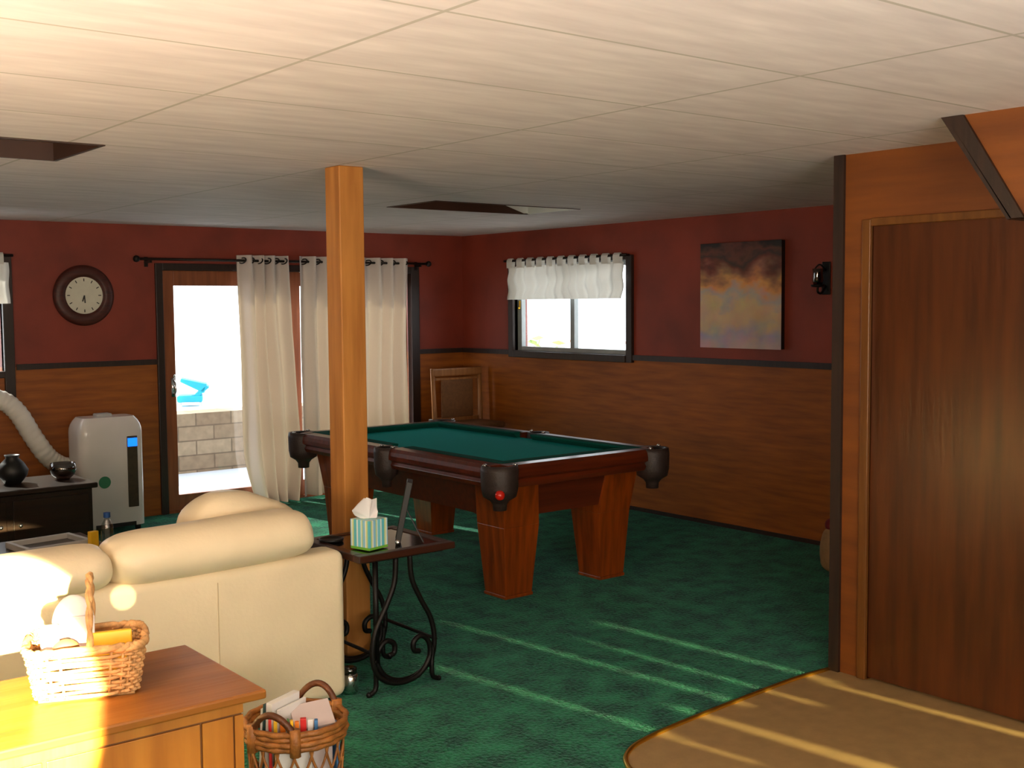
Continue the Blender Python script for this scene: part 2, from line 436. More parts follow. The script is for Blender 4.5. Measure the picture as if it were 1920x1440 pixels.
# unseen front wall; slits added to shape the low spot into floor streaks
def slit_wall():
    S = Vector((-2.03, -12.8, 2.3))
    def hit(x, y):
        t = (FY - S.y)/(y - S.y); return S.x+(x-S.x)*t, S.z+(0-S.z)*t
    streaks = [((-3.70,-4.75),(-3.47,-6.12),.05,.05), ((-3.53,-5.9),(-3.42,-6.55),.03,.03),
               ((-3.20,-4.2),(-2.96,-6.1),.035,.055), ((-3.22,-5.9),(-3.10,-6.9),.05,.09),
               ((-2.56,-4.75),(-2.42,-6.15),.05,.05), ((-2.47,-6.1),(-2.37,-7.2),.035,.05),
               ((-2.86,-4.9),(-2.72,-6.3),.03,.04)]
    quads = []
    for (a, b, wa, wb) in streaks:
        quads.append([hit(a[0]-wa/2, a[1]), hit(a[0]+wa/2, a[1]), hit(b[0]+wb/2, b[1]), hit(b[0]-wb/2, b[1])])
    return quads
mb = MB()
quads = slit_wall()
zs0 = min(p[1] for q in quads for p in q)-.05; zs1 = max(p[1] for q in quads for p in q)+.05
xs0 = min(p[0] for q in quads for p in q)-.1; xs1 = max(p[0] for q in quads for p in q)+.1
mb.box(LX, xs0, FY-.02, FY, 0, H); mb.box(xs1, .15, FY-.02, FY, 0, H); mb.box(xs0, xs1, FY-.02, FY, 0, zs0); mb.box(xs0, xs1, FY-.02, FY, zs1, H)
# slit field as a fine grid of cells, open where a slit passes
def inq(q, x, z):
    s = None
    for i in range(4):
        a, b = q[i], q[(i+1)%4]; c = (b[0]-a[0])*(z-a[1])-(b[1]-a[1])*(x-a[0])
        if abs(c) < 1e-12: continue
        if s is None: s = c > 0
        elif s != (c > 0): return False
    return True
NZ = 60
for j in range(NZ):
    za = zs0+(zs1-zs0)*j/NZ; zb = zs0+(zs1-zs0)*(j+1)/NZ; zc = (za+zb)/2
    xs = []
    for q in quads:
        ztop, zbot = q[0][1], q[2][1]
        if min(ztop,zbot) <= zc <= max(ztop,zbot):
            t = (zc-ztop)/(zbot-ztop); xs.append((q[0][0]+(q[3][0]-q[0][0])*t, q[1][0]+(q[2][0]-q[1][0])*t))
    xs = sorted((min(a), max(a)) for a in xs); cur = xs0
    for a, b in xs:
        if a > cur: mb.quad((cur,FY-.01,za),(a,FY-.01,za),(a,FY-.01,zb),(cur,FY-.01,zb))
        cur = max(cur, b)
    mb.quad((cur,FY-.01,za),(xs1,FY-.01,za),(xs1,FY-.01,zb),(cur,FY-.01,zb))
struct('wall_front', mb, M['wall_plain'])

# carpet and vinyl
edge = [(-2.28,-6.05),(-2.55,-6.04),(-2.9,-6.06),(-3.3,-6.09),(-3.52,-6.115),(-3.66,-6.145),(-3.75,-6.19),(-3.81,-6.25),(-3.85,-6.33),(-3.87,-6.5),(-3.88,-7.0),(-3.88,FY)]
mb = MB()
mb.prism([(LX,FY,-.1),(-3.88,FY,-.1)]+[(x,y,-.1) for x,y in reversed(edge[:-1])]+[(-2.28,-6.05,-.1),(.15,-6.05,-.1),(.15,.0,-.1),(LX,.0,-.1)][1:], (0,0,.1))
struct('floor', mb, M['carpet'])
mb = MB(); mb.prism([(x,y,-.1) for x,y in edge]+[(.15,FY,-.1),(.15,-6.05,-.1)], (0,0,.098)); struct('floor', mb, M['vinyl'])
mb = MB(); mb.tube([(x,y,.0) for x,y in bez([(a,b,0) for a,b in edge], 3) for x,y in [(x,y)]] if False else [(p.x,p.y,.001) for p in bez([(a,b,0) for a,b in edge],4)], .011, 6, flat=1.0)
struct('trim_1', mb, M['gold'], smooth=True)

# ceiling with two recessed openings
VENTS = [(-6.33,-5.10,-4.53,-3.89), (-2.50,-1.25,-3.15,-2.56)]
mb = MB()
xsn = sorted({LX, .15} | {v for a in VENTS for v in a[:2]}); ysn = sorted({FY-.1, .15} | {v for a in VENTS for v in a[2:]})
for i in range(len(xsn)-1):
    for j in range(len(ysn)-1):
        cx = (xsn[i]+xsn[i+1])/2; cy = (ysn[j]+ysn[j+1])/2
        if any(a < cx < b and c < cy < d for a, b, c, d in VENTS): continue
        mb.box(xsn[i], xsn[i+1], ysn[j], ysn[j+1], H, H+.09)
struct('ceiling', mb, M['ceiling'])
for i, (a, b, c, d) in enumerate(VENTS):
    t = thing('ceiling_light_recess', ['dark brown recessed ceiling panel at the far left, above the clock side of the room',
              'dark brown recessed ceiling panel over the pool table, painted as window-lit at its right end'][i], 'ceiling panel', ((a+b)/2,(c+d)/2,H))
    e = .002
    m_ = MB(); m_.box(a+e,b-e,c+e,d-e,H+.075,H+.088); obj('diffuser', m_, M['liner'], t)
    m_ = MB()
    m_.box(a+e,b-e,c+e,c+.02,H-.004,H+.075); m_.box(a+e,b-e,d-.02,d-e,H-.004,H+.075); m_.box(a+e,a+.02,c+.02,d-.02,H-.004,H+.075)
    if i == 0: m_.box(b-.02,b-e,c+.02,d-.02,H-.004,H+.075)
    obj('frame', m_, M['liner'], t)
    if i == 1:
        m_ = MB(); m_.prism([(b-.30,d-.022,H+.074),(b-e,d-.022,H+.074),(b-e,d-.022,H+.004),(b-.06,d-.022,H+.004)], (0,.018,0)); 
        m_.box(b-.02,b-e,c+.02,d-.02,H-.002,H+.075); obj('lit_end', m_, M['liner_lit'], t, label='end wall painted pale as window-lit')  # pale wedge and end wall imitate window light inside the recess

# chair rails
mb = MB(); mb.box(-4.24,-3.13,-.02,-.0005,RAIL-.022,RAIL+.022); struct('trim_2', mb, M['dark_trim'])
mb = MB(); mb.box(-.53,-.0005,-.02,-.0005,RAIL-.022,RAIL+.022); struct('trim_3', mb, M['dark_trim'])
mb = MB(); mb.box(-.02,-.0005,-6.0,-.022,RAIL-.022,RAIL+.022); struct('trim_4', mb, M['dark_trim'])
mb = MB(); mb.box(-.015,-.0005,-6.0,-.022,0,.03); struct('floor_line_right', mb, M['dark_trim'])  # thin dark strip where the right wall meets the carpet

# partition with door
PX = -2.28
mb = MB()
mb.box(PX,PX+.12,-6.25,-6.05,0,H); mb.box(PX,PX+.12,-7.20,-6.25,2.09,H); mb.box(PX,PX+.12,-7.5,-7.20,0,H)
struct('wall_partition', mb, M['panel'])
mb = MB(); mb.box(PX+.12,.0,-6.15,-6.05,0,H); struct('wall_closet', mb, M['panel'])
mb = MB(); mb.box(PX-.016,PX-.0005,-6.105,-6.05,0,H); struct('trim_5', mb, M['dark_trim'])
D2 = struct_empty('door_2', (PX,-6.7,0))
m_ = MB(); m_.box(PX-.018,PX+.06,-6.25,-6.205,0,2.10); m_.box(PX-.018,PX+.06,-7.24,-7.19,0,2.10); m_.box(PX-.018,PX+.06,-7.19,-6.25,2.07,2.105)
obj('door_casing', m_, M['casing'], D2, bevel=.004)
m_ = MB(); m_.box(PX+.005,PX+.045,-7.19,-6.25,.012,2.07); obj('door_slab', m_, M['door_wood'], D2)

# sloped stair bulkhead at top right
SX = -2.9
mb = MB()
poly = [(-6.99,H),(-7.25,2.03),(-9.2,2.03),(-9.2,H)]
mb.prism([(SX,y,z) for y,z in poly], (.62,0,0)); struct('wall_bulkhead', mb, M['panel'])
mb = MB()
mb.prism([(SX-.015,-6.985,H-.001),(SX-.015,-7.235,2.02),(SX-.015,-7.285,2.02),(SX-.015,-7.05,H-.001)], (.0145,0,0))
mb.prism([(SX-.015,-6.985,H-.001),(SX-.015,-6.965,H-.001),(SX-.015,-7.225,2.015),(SX-.015,-7.24,2.02)], (.6,0,0))
struct('trim_6', mb, M['dark_trim'])

# support post
t = MB(); a = .068; px, py = -3.905, -4.40
t.box(px-a,px+a,py-a,py+a,0,H-.0005)
tag(obj('support_post', t, M['post'], bevel=.006), 'tall square pine post from floor to ceiling behind the end table', 'post')

# ------------------------------------------------------------------ sliding door (back wall)
D1 = struct_empty('door_1', (-1.85,0,0))
m_ = MB(); m_.box(-3.13,-3.07,-.025,.05,0,2.09); m_.box(-.62,-.53,-.025,.05,0,2.09); m_.box(-3.07,-.62,-.025,.05,2.03,2.09)
obj('door_casing', m_, M['dark_trim'], D1, bevel=.004)
def slide_panel(x0, x1, y, handle):
    m_ = MB(); z0, z1 = .02, 2.03
    zl, zh = .15, 1.905
    m_.box(x0,x0+.10,y,y+.04,z0,z1); m_.box(x1-.10,x1,y,y+.04,z0,z1); m_.box(x0+.10,x1-.10,y,y+.04,z0,zl); m_.box(x0+.10,x1-.10,y,y+.04,zh,z1)
    p = obj('sliding_panel', m_, M['slider_wood'], D1, bevel=.004)
    g = MB(); g.box(x0+.10,x1-.10,y+.017,y+.023,zl,zh); obj('glass_pane', g, M['glass'], p)
    if handle:
        h = MB(); h.box(x0+.055,x0+.095,y-.008,y+.001,.98,1.14); h.tube(bez([(x0+.075,y-.006,1.12),(x0+.075,y-.045,1.09),(x0+.075,y-.045,1.02),(x0+.075,y-.006,1.0)],5), .008, 8)
        h.ball((x0+.075,y-.02,1.155),.014,12,8); obj('door_handle', h, M['chrome'], p, smooth=True, label='shiny metal door handle')
slide_panel(-3.07,-1.80,.0,True); slide_panel(-1.88,-.62,.06,False)
m_ = MB(); m_.box(-3.07,-.62,-.01,.12,0,.02); obj('door_sill', m_, M['slider_wood'], D1)

# window on right wall
W1 = struct_empty('window_1', (0,-1.58,1.7))
m_ = MB(); m_.box(-.03,.05,-.83,-.76,1.235,2.13); m_.box(-.03,.05,-2.41,-2.34,1.235,2.13); m_.box(-.03,.05,-2.34,-.83,2.09,2.13); m_.box(-.04,.05,-2.34,-.83,1.235,1.295)
obj('window_casing', m_, M['dark_trim'], W1, bevel=.004)
m_ = MB()
m_.box(.03,.08,-.89,-.83,1.295,2.09); m_.box(.03,.08,-2.34,-2.31,1.295,2.09); m_.box(.03,.08,-2.31,-.89,1.295,1.335); m_.box(.03,.08,-2.31,-.89,2.05,2.09); m_.box(.03,.08,-1.63,-1.575,1.335,2.05)
obj('window_sash', m_, mat('sash_grey_vinyl', (150,156,156), .4), W1, bevel=.003)
m_ = MB(); m_.box(.052,.058,-2.31,-.89,1.335,2.05); obj('glass_pane', m_, M['glass'], W1)
m_ = MB(); m_.box(.02,.03,-.875,-.86,1.70,1.76); m_.ball((.018,-.868,1.69),.012,10,6); obj('window_latch', m_, M['gold'], W1)

# window at far left of back wall
W2 = struct_empty('window_2', (-5.1,0,1.7))
m_ = MB(); m_.box(-4.33,-4.255,-.03,.05,1.02,2.13); m_.box(-6.07,-6.0,-.03,.05,1.2,2.13); m_.box(-6.0,-4.33,-.03,.05,2.1,2.13); m_.box(-6.0,-4.33,-.04,.05,1.2,1.25)
obj('window_casing', m_, M['dark_trim'], W2, bevel=.004)
m_ = MB(); m_.box(-6.0,-4.33,.05,.056,1.25,2.1); obj('glass_pane', m_, M['glass'], W2)

# ------------------------------------------------------------------ curtains
def curtain_mesh(fn_edge, ztop, zbot, y, folds, amp, seed, axis='y', nu=140, nv=40, flare=1.0):
    mb = MB()
    def fn(u, v):
        z = ztop + (zbot-ztop)*v
        a, b = fn_edge(v)
        uu = u + .012*math.sin(5*v+seed+9*u)*v
        s = a + (b-a)*u
        ph = 2*PI*folds*(uu + .03*math.sin(2*PI*u*1.7+seed))
        d = amp*(math.sin(ph) + .25*math.sin(2*ph+seed)*v)*(.85+.35*v*flare)
        d += .01*math.sin(3*v*PI+u*7+seed)
        if axis == 'y': return Vector((s + .15*amp*math.cos(ph)*v, y+d, z))
        return Vector((y+d, s, z))
    return mb.grid(fn, nu, nv)
def ring_loop(c, r, t, axis):
    pts = []
    for k in range(16):
        a = 2*PI*k/16
        pts.append((c[0], c[1]+r*math.cos(a), c[2]+r*math.sin(a)) if axis == 'y' else (c[0]+r*math.cos(a), c[1], c[2]+r*math.sin(a)))
    return pts
RY, RZ = -.115, 2.118
m_ = MB(); m_.tube([(-3.31,RY,RZ),(-.49,RY,RZ)], .011, 10)
r = thing('curtain_rod', 'dark bronze curtain rod with round ends above the sliding door', 'curtain rod', (-1.9,RY,RZ))
obj('rod', m_, M['rod'], r, smooth=True)
for x in (-3.32,-.48):
    f = MB(); f.ball((x,RY,RZ),.028,14,8); obj('finial', f, M['rod'], r, smooth=True)
for x in (-3.2,-.57):
    f = MB(); f.box(x-.008,x+.008,RY,-.0265 if x > -3.1 else -.0005,RZ-.03,RZ-.011); f.box(x-.015,x+.015,-.031 if x > -3.1 else -.008,-.0265 if x > -3.1 else -.0005,RZ-.06,RZ+.02); obj('bracket', f, M['rod'], r)
def drape(label, e, folds, amp, zbot, seed, ng):
    c = thing('curtain', label, 'curtain', (e(0)[0], RY, 0), group=None)
    cm = curtain_mesh(e, 2.165, zbot, RY, folds, amp, seed)
    obj('curtain_panel', cm, M['curtain'], c, smooth=True)
    a, b = e(0)
    for k in range(ng):
        u = (k+.5)/ng; x = a+(b-a)*u
        g = MB(); pts = [(x+.008*math.sin(q*2*PI/14), RY-.0+.062*math.cos(q*2*PI/14)*1.0, RZ+.024*math.sin(q*2*PI/14)) for q in range(14)]
        g.tube(pts, .006, 6, closed=True); obj('grommet', g, M['rod'], c, smooth=True)
def e1(v):
    l = -2.437 + .03*v + (.10*((v-.78)/.22)**1.5 if v > .78 else 0)
    rr = -1.972 + .03*v + (.06*((v-.3)/.5) if .3 < v < .8 else (.06*(1-(v-.8)/.2)**1 if v >= .8 else 0))
    return l, rr
def e2(v): return -1.882 + .01*v, -.70 - .03*v
drape('pale linen grommet curtain bunched against the open pane of the sliding door', e1, 4, .055, .012, 1.3, 6)
drape('wide pale linen grommet curtain spread behind the pine post', e2, 7, .052, .03, 4.1, 9)

def valance(label, rodlabel, axis, s0, s1, off, z0, z1, seed):
    v = thing('valance', label, 'curtain', (off, s0, z0) if axis == 'x' else (s0, off, z0))
    m_ = curtain_mesh(lambda q: (s0, s1), z1-.075, z0, off, 13, .022, seed, axis=axis, nu=120, nv=14)
    obj('valance_panel', m_, M['valance'], v, smooth=True)
    n = 11
    for k in range(n):
        a = s0+(s1-s0)*(k+.18)/n; b = s0+(s1-s0)*(k+.74)/n
        t = MB()
        prof = [(.017,-.045-.03),(.019,-.02),(.014,.0),(0,.014),(-.014,.0),(-.019,-.02),(-.017,-.045-.03)]
        for p, q in zip(prof, prof[1:]):
            if axis == 'x': t.quad((off+p[0],a,z1-.014+p[1]),(off+p[0],b,z1-.014+p[1]),(off+q[0],b,z1-.014+q[1]),(off+q[0],a,z1-.014+q[1]))
            else: t.quad((a,off+p[0],z1-.014+p[1]),(b,off+p[0],z1-.014+p[1]),(b,off+q[0],z1-.014+q[1]),(a,off+q[0],z1-.014+q[1]))
        obj('tab', t, M['valance'], v)
    rd = thing('valance_rod', rodlabel, 'curtain rod', (off,s0,z1) if axis == 'x' else (s0,off,z1))
    t = MB(); lo, hi = min(s0,s1)-.03, max(s0,s1)+.03
    t.tube([(off,lo,z1-.022),(off,hi,z1-.022)] if axis == 'x' else [(lo,off,z1-.022),(hi,off,z1-.022)], .011, 8); obj('rod', t, M['rod'], rd, smooth=True)
    for s in (lo+.015, hi-.015):
        t = MB()
        if axis == 'x': t.box(off,-.031,s-.006,s+.006,z1-.03,z1-.015)
        else: t.box(s-.006,s+.006,off,-.031,z1-.03,z1-.015)
        obj('bracket', t, M['rod'], rd)
valance('short white tab-top valance over the small high window on the right wall', 'dark rod holding the white valance on the right wall', 'x', -.80, -2.37, -.075, 1.77, 2.15, .4)
valance('white valance corner cut off at the left edge of the picture', 'dark rod of the white valance at the left edge of the picture', 'y', -6.05, -4.285, -.075, 1.765, 2.15, 2.2)

# ------------------------------------------------------------------ pool table
T = thing('pool_table', 'dark mahogany pool table with green cloth and leather drop pockets', 'pool table', (-2.1835,-3.02,0))
HW, HL, ZT = .6665, 1.21, .82
def L(name, mb, m, parent=T, **k): return obj(name, mb, m, parent, world=False, **k)
m_ = MB(); m_.box(-HW+.13,HW-.13,-HL+.13,HL-.13,.74,.786); L('bed_cloth', m_, M['baize'])
def rail(p0, p1, nrm):
    """p0->p1 along the rail (outer line), nrm = inward normal"""
    p0 = Vector((*p0,0)); p1 = Vector((*p1,0)); n = Vector((*nrm,0))
    prof = [(0.0,.775),(.004,.80),(.018,.82),(.125,.822),(.125,.74),(.045,.70),(.045,.685),(.022,.69),(.012,.715),(.022,.735),(.0,.75)]
    m_ = MB(); m_.prism([p0 + n*a + Vector((0,0,z)) for a, z in prof], p1-p0)
    r = L('rail', m_, M['cherry'], bevel=.002)
    d = (p1-p0).normalized()
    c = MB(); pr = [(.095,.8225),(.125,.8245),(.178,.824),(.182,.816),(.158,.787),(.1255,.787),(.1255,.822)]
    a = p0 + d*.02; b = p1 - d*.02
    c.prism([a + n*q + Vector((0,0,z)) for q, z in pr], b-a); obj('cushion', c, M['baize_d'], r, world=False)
g = .085
rail((-HW+g,-HL),(HW-g,-HL),(0,1)); rail((HW-g,HL),(-HW+g,HL),(0,-1))
for s in (-1,1):
    rail((s*HW,-HL+g),(s*HW,-.07),(-s,0)); rail((s*HW,.07),(s*HW,HL-g),(-s,0))
def pocket(x, y, corner):
    m_ = MB(); R = .104 if corner else .078
    m_.lathe([(R*.62,.805),(R*.8,.8215),(R,.8215),(R*1.05,.79),(R*1.02,.69),(R*.92,.645),(R*.56,.622),(R*.40,.60),(R*.38,.565),(0,.56)], (x,y,0), 20)
    p = L('pocket', m_, M['leather_d'], smooth=True)
    q = MB(); q.lathe([(R*.64,.815),(R*.58,.76),(R*.4,.70),(0,.68)], (x,y,0), 20); obj('pocket_net', q, M['ball_ring'], p, world=False, smooth=True)
    ang = math.atan2(-y, -x) if corner else (PI if x > 0 else 0)
    for da in (-1.75, 1.75) if corner else (-1.45,1.45):
        b = MB(); b.ball((x+R*.86*math.cos(ang+da), y+R*.86*math.sin(ang+da), .826), .014, 10, 6, sq=(1,1,.6))
        obj('pocket_stud', b, M['chrome'], p, world=False, smooth=True)
for sx in (-1,1):
    for sy in (-1,1): pocket(sx*(HW-.055), sy*(HL-.055), True)
    pocket(sx*(HW-.03), 0, False)
# leather shields outside the corners
# apron
def ap(x0, y0, x1, y1, nx, ny, arch):
    m_ = MB(); N = 14; A = Vector((x0,y0,0)); B = Vector((x1,y1,0)); nn = Vector((nx,ny,0))
    for k in range(N):
        def zb(t):
            e = min(t,1-t); return .425 + .06*min(1, max(0,(e-.03)/.12))**.7
        t0, t1 = k/N, (k+1)/N; P, Q = A.lerp(B,t0), A.lerp(B,t1); o1 = nn*.035; up = nn*.0
        m_.hexa([P+Vector((0,0,zb(t0))), Q+Vector((0,0,zb(t1))), Q-o1+Vector((0,0,zb(t1))), P-o1+Vector((0,0,zb(t0))),
                 P+nn*.04+Vector((0,0,.70)), Q+nn*.04+Vector((0,0,.70)), Q-o1+nn*.04+Vector((0,0,.70)), P-o1+nn*.04+Vector((0,0,.70))])
    L('apron', m_, M['cherry'])
ax, ay = .495, 1.045
ap(-ax,-ay,ax,-ay,0,-1,1); ap(ax,ay,-ax,ay,0,1,1); ap(ax,-ay,ax,ay,1,0,1); ap(-ax,ay,-ax,-ay,-1,0,1)
for sx in (-1,1):
    for sy in (-1,1):
        m_ = MB(); bx, by, tx, ty = .478, 1.03, .545, 1.095
        def q(ox, oy, s, z): return [(sx*(ox-s),sy*(oy-s),z),(sx*ox,sy*(oy-s),z),(sx*ox,sy*oy,z),(sx*(ox-s),sy*oy,z)]
        m_.hexa(q(bx,by,.20,.02)+q(.506,1.058,.265,.43)); m_.hexa(q(.506,1.058,.265,.43)+q(tx,ty,.27,.70))
        m_.hexa(q(bx+.005,by+.005,.21,0)+q(bx+.005,by+.005,.21,.02))
        L('leg', m_, M['cherry_leg'], bevel=.003)
b = MB(); b.ball((-2.1835-HW+.055-.012,-3.02-HL+.055-.035,.665),.0285,20,12)
# ball seen low in the near corner pocket, sitting in the leather net
b2 = MB(); b2.ball((0,0,0),.0285,20,12)
bo = obj('billiard_ball', b2, M['red'], smooth=True); bo.location = (-2.862,-4.262,.668)
tag(bo, 'red billiard ball showing low in the nearest corner pocket', 'ball'); b.bm.free()

# ------------------------------------------------------------------ bar chair behind the table
C = thing('bar_chair', 'wooden chair with tan upholstered back, in the corner beyond the pool table', 'chair', (-.36,-.55,0))
def chair():
    for s in (-1,1):
        m_ = MB(); m_.tube([(s*.265,.16,0),(s*.265,.15,.6),(s*.275,.17,1.13)], [.02,.024,.02], 8); L('rear_leg', m_, M['chair_wood'], C, smooth=True)
        m_ = MB(); m_.tube([(s*.255,-.22,0),(s*.25,-.2,.6)], [.018,.024], 8); L('front_leg', m_, M['chair_wood'], C, smooth=True)
    m_ = MB(); m_.box(-.29,.29,.145,.185,1.055,1.13); L('top_rail', m_, M['chair_wood'], C, bevel=.012)
    m_ = MB(); m_.box(-.18,.18,.145,.175,.66,1.02); L('back_panel', m_, M['chair_fab'], C, bevel=.012, label='tan upholstered back panel')
    m_ = MB(); m_.box(-.265,.265,.15,.172,.63,.665); L('back_slat', m_, M['chair_wood'], C)
    m_ = MB(); m_.box(-.245,.245,.152,.17,1.02,1.04); L('back_slat', m_, M['chair_wood'], C)
    m_ = MB(); m_.box(-.27,.27,-.24,.17,.58,.63); L('seat', m_, M['chair_fab'], C, bevel=.015)
    m_ = MB(); m_.box(-.25,.25,-.225,-.195,.22,.25); m_.box(-.262,-.24,-.2,.15,.3,.33); m_.box(.24,.262,-.2,.15,.3,.33); L('stretcher', m_, M['chair_wood'], C)
chair()

# ------------------------------------------------------------------ wall things
CK = thing('wall_clock', 'round wall clock with pale dial and dark wooden frame', 'clock', (-3.714,-.0005,1.826))
Ry = Matrix.Rotation(PI/2, 3, 'X')
m_ = MB(); m_.lathe([(0,0),(.235,0),(.24,.012),(.215,.03),(.175,.04),(.158,.03),(.15,.02),(0,.02)], (-3.714,-.0005,1.826), 48, Ry); obj('clock_frame', m_, M['clock_w'], CK, smooth=True)
m_ = MB(); m_.lathe([(0,.0215),(.146,.0215),(.146,.0235),(0,.0235)], (-3.714,-.0005,1.826), 48, Ry); obj('dial', m_, M['dial'], CK)
for k in range(12):
    m_ = MB(); a = k*PI/6; R3 = Matrix.Rotation(a, 3, 'Y'); m_.obox(Vector((-3.714,-.0255,1.826)) + R3 @ Vector((0,0,.122)), (.007,.002,.022), R3); obj('hour_mark', m_, M['ink'], CK)
for nm, a, l in (('hour_hand', math.radians(198), .05), ('minute_hand', math.radians(176), .06)):
    m_ = MB(); R3 = Matrix.Rotation(a, 3, 'Y'); m_.obox(Vector((-3.714,-.028,1.826)) + R3 @ Vector((0,0,l/2)), (.009,.002,l), R3); obj(nm, m_, M['ink'], CK)

P = thing('canvas_painting', 'unframed abstract canvas in muted brown and blue tones on the right wall', 'painting', (0,-3.57,1.78))
m_ = MB(); m_.box(-.044,-.0405,-3.965,-3.185,1.385,2.18); obj('painted_face', m_, M['painting'], P)
m_ = MB(); m_.box(-.04,-.0005,-3.962,-3.188,1.388,2.177); obj('stretcher_frame', m_, M['black'], P)

S = thing('wall_sconce', 'black iron candle sconce on the red wall beside the partition', 'sconce', (0,-4.325,1.87))
m_ = MB(); m_.box(-.012,-.0005,-4.36,-4.29,1.78,2.01); obj('backplate', m_, M['iron'], S, bevel=.005)
m_ = MB(); m_.tube(bez([(-.012,-4.325,1.84),(-.06,-4.325,1.79),(-.1,-4.325,1.8),(-.1,-4.325,1.83)],6), .008, 8); obj('arm', m_, M['iron'], S, smooth=True); m_ = MB(); m_.lathe([(0,1.83),(.045,1.835),(.05,1.85),(.02,1.845),(0,1.845)], (-.1,-4.325,0), 16); obj('drip_pan', m_, M['iron'], S, smooth=True)
m_ = MB(); m_.tube(bez([(-.012,-4.325,1.95),(-.05,-4.30,1.99),(-.07,-4.27,1.95),(-.04,-4.26,1.93)],6), .006, 6); obj('scroll', m_, M['iron'], S, smooth=True)
m_ = MB(); m_.lathe([(.0,1.846),(.03,1.85),(.038,1.88),(.034,1.93),(.038,1.96),(.035,1.96),(.031,1.93),(.034,1.88),(0,1.852)], (-.1,-4.325,0), 16); obj('glass_cup', m_, M['dark_glass'], S, smooth=True)

# ------------------------------------------------------------------ portable air conditioner
A = thing('portable_air_conditioner', 'white portable air conditioner with blue display and ribbed exhaust hose', 'air conditioner', (-3.70,-.36,0))
m_ = MB()
def acf(u, v):
    # rounded box body, front at y=-.17
    th = 2*PI*u; z = .045 + .845*v
    e = .32
    hx, hy = .247, .17
    k = 1.0
    if v > .86: k = math.sqrt(max(0, 1-((v-.86)/.14)**2*.5))
    cx = math.copysign(abs(math.cos(th))**e, math.cos(th)); cy = math.copysign(abs(math.sin(th))**e, math.sin(th))
    return Vector((hx*cx*(1-(1-k)*.65), hy*cy*k - .0, z if v < 1 else z))
m_.grid(acf, 64, 30, wrap_u=True)
top = [Vector(acf(i/64,1.0)) for i in range(64)]; m_._f([m_.bm.verts.new(p) for p in top]); m_._f([m_.bm.verts.new(acf(i/64,0)) for i in range(64)])
L('body', m_, M['white'], A, smooth=False, bevel=0.0)
for o_ in [A.children[0]]:
    for p_ in o_.data.polygons: p_.use_smooth = len(p_.vertices) == 4
m_ = MB(); m_.box(.105,.185,-.178,-.166,.19,.74); p = L('grille_strip', m_, M['ac_panel'], A, bevel=.004, label='dark vertical strip on the front')
m_ = MB(); m_.box(.108,.182,-.180,-.1765,.66,.725); L('display', m_, M['blue_led'], A, label='lit blue display')
m_ = MB(); m_.lathe([(0,0),(.046,0),(.046,.003),(0,.003)], (-.075,-.1715,.40), 24, Ry); o = L('energy_sticker', m_, M['green_st'], A, label='round green sticker')
m_ = MB(); m_.box(-.15,.16,-.174,-.10,.0455,.075); L('intake_slot', m_, M['black'], A)
m_ = MB(); m_.box(-.06,.06,.0,.1,.885,.91); L('top_handle', m_, M['white_d'], A, bevel=.01)
for x in (-.19,.19):
    for y in (-.12,.12):
        m_ = MB(); m_.lathe([(0,-.015),(.024,-.015),(.024,.015),(0,.015)], (x,y,.0245), 14, Matrix.Rotation(PI/2,3,'Y')); m_.box(x-.012,x+.012,y-.012,y+.012,.04,.06); L('caster', m_, M['black'], A)
m_ = MB(); hp = bez([(-3.93,-.20,.50),(-4.0,-.22,.52),(-4.10,-.23,.60),(-4.21,-.24,.77),(-4.31,-.24,.95),(-4.42,-.22,1.05),(-4.62,-.2,1.1),(-4.9,-.2,1.1)], 16)
m_.tube(hp, [.070+.003*math.sin(i*1.6) for i in range(len(hp))], 16); obj('exhaust_hose', m_, M['hose'], A, smooth=True, label='white ribbed exhaust hose')

# ------------------------------------------------------------------ dark chest at left with two dark vases, coffee table
K = thing('wooden_chest', 'low dark brown wooden chest left of the air conditioner', 'chest', (-4.75,-1.3,0))
m_ = MB(); m_.box(-.52,.53,-.28,.25,.08,.535); L('carcass', m_, M['dark_wood'], K, bevel=.006)
m_ = MB(); m_.box(-.55,.56,-.31,.27,.535,.57); L('top', m_, M['dark_wood'], K, bevel=.008)
for s in (-1,1):
    m_ = MB(); m_.box(s*.26-.24,s*.26+.24,-.296,-.2805,.12,.50); d = L('door', m_, M['dark_wood'], K, bevel=.004)
    k_ = MB(); k_.ball((s*.06,-.306,.34),.014,10,6); obj('knob', k_, M['chrome'], d, world=False, smooth=True)
for x in (-.48,.48):
    for y in (-.24,.2):
        m_ = MB(); m_.box(x-.03,x+.03,y-.03,y+.03,0,.08); L('leg', m_, M['dark_wood'], K)
def vase(prof, m, loc, label, name='vase'):
    m_ = MB(); m_.lathe(prof, (0,0,0), 24); o = obj(name, m_, m, smooth=True); o.location = loc; tag(o, label, 'vase' if name == 'vase' else 'bowl')
vase([(0,0),(.05,.0),(.09,.05),(.1,.09),(.07,.14),(.04,.17),(.05,.19),(.042,.19),(.03,.165),(0,.16)], M['black'], (-4.64,-1.28,.5705), 'small black rounded vase at the picture\'s left edge, on the dark chest')
vase([(0,0),(.04,.0),(.075,.03),(.088,.07),(.08,.11),(.072,.11),(.08,.07),(.068,.034),(0,.012)], M['dark_glass'], (-4.32,-1.3,.5705), 'smoked glass bowl on the dark chest beside the air conditioner', 'glass_bowl')

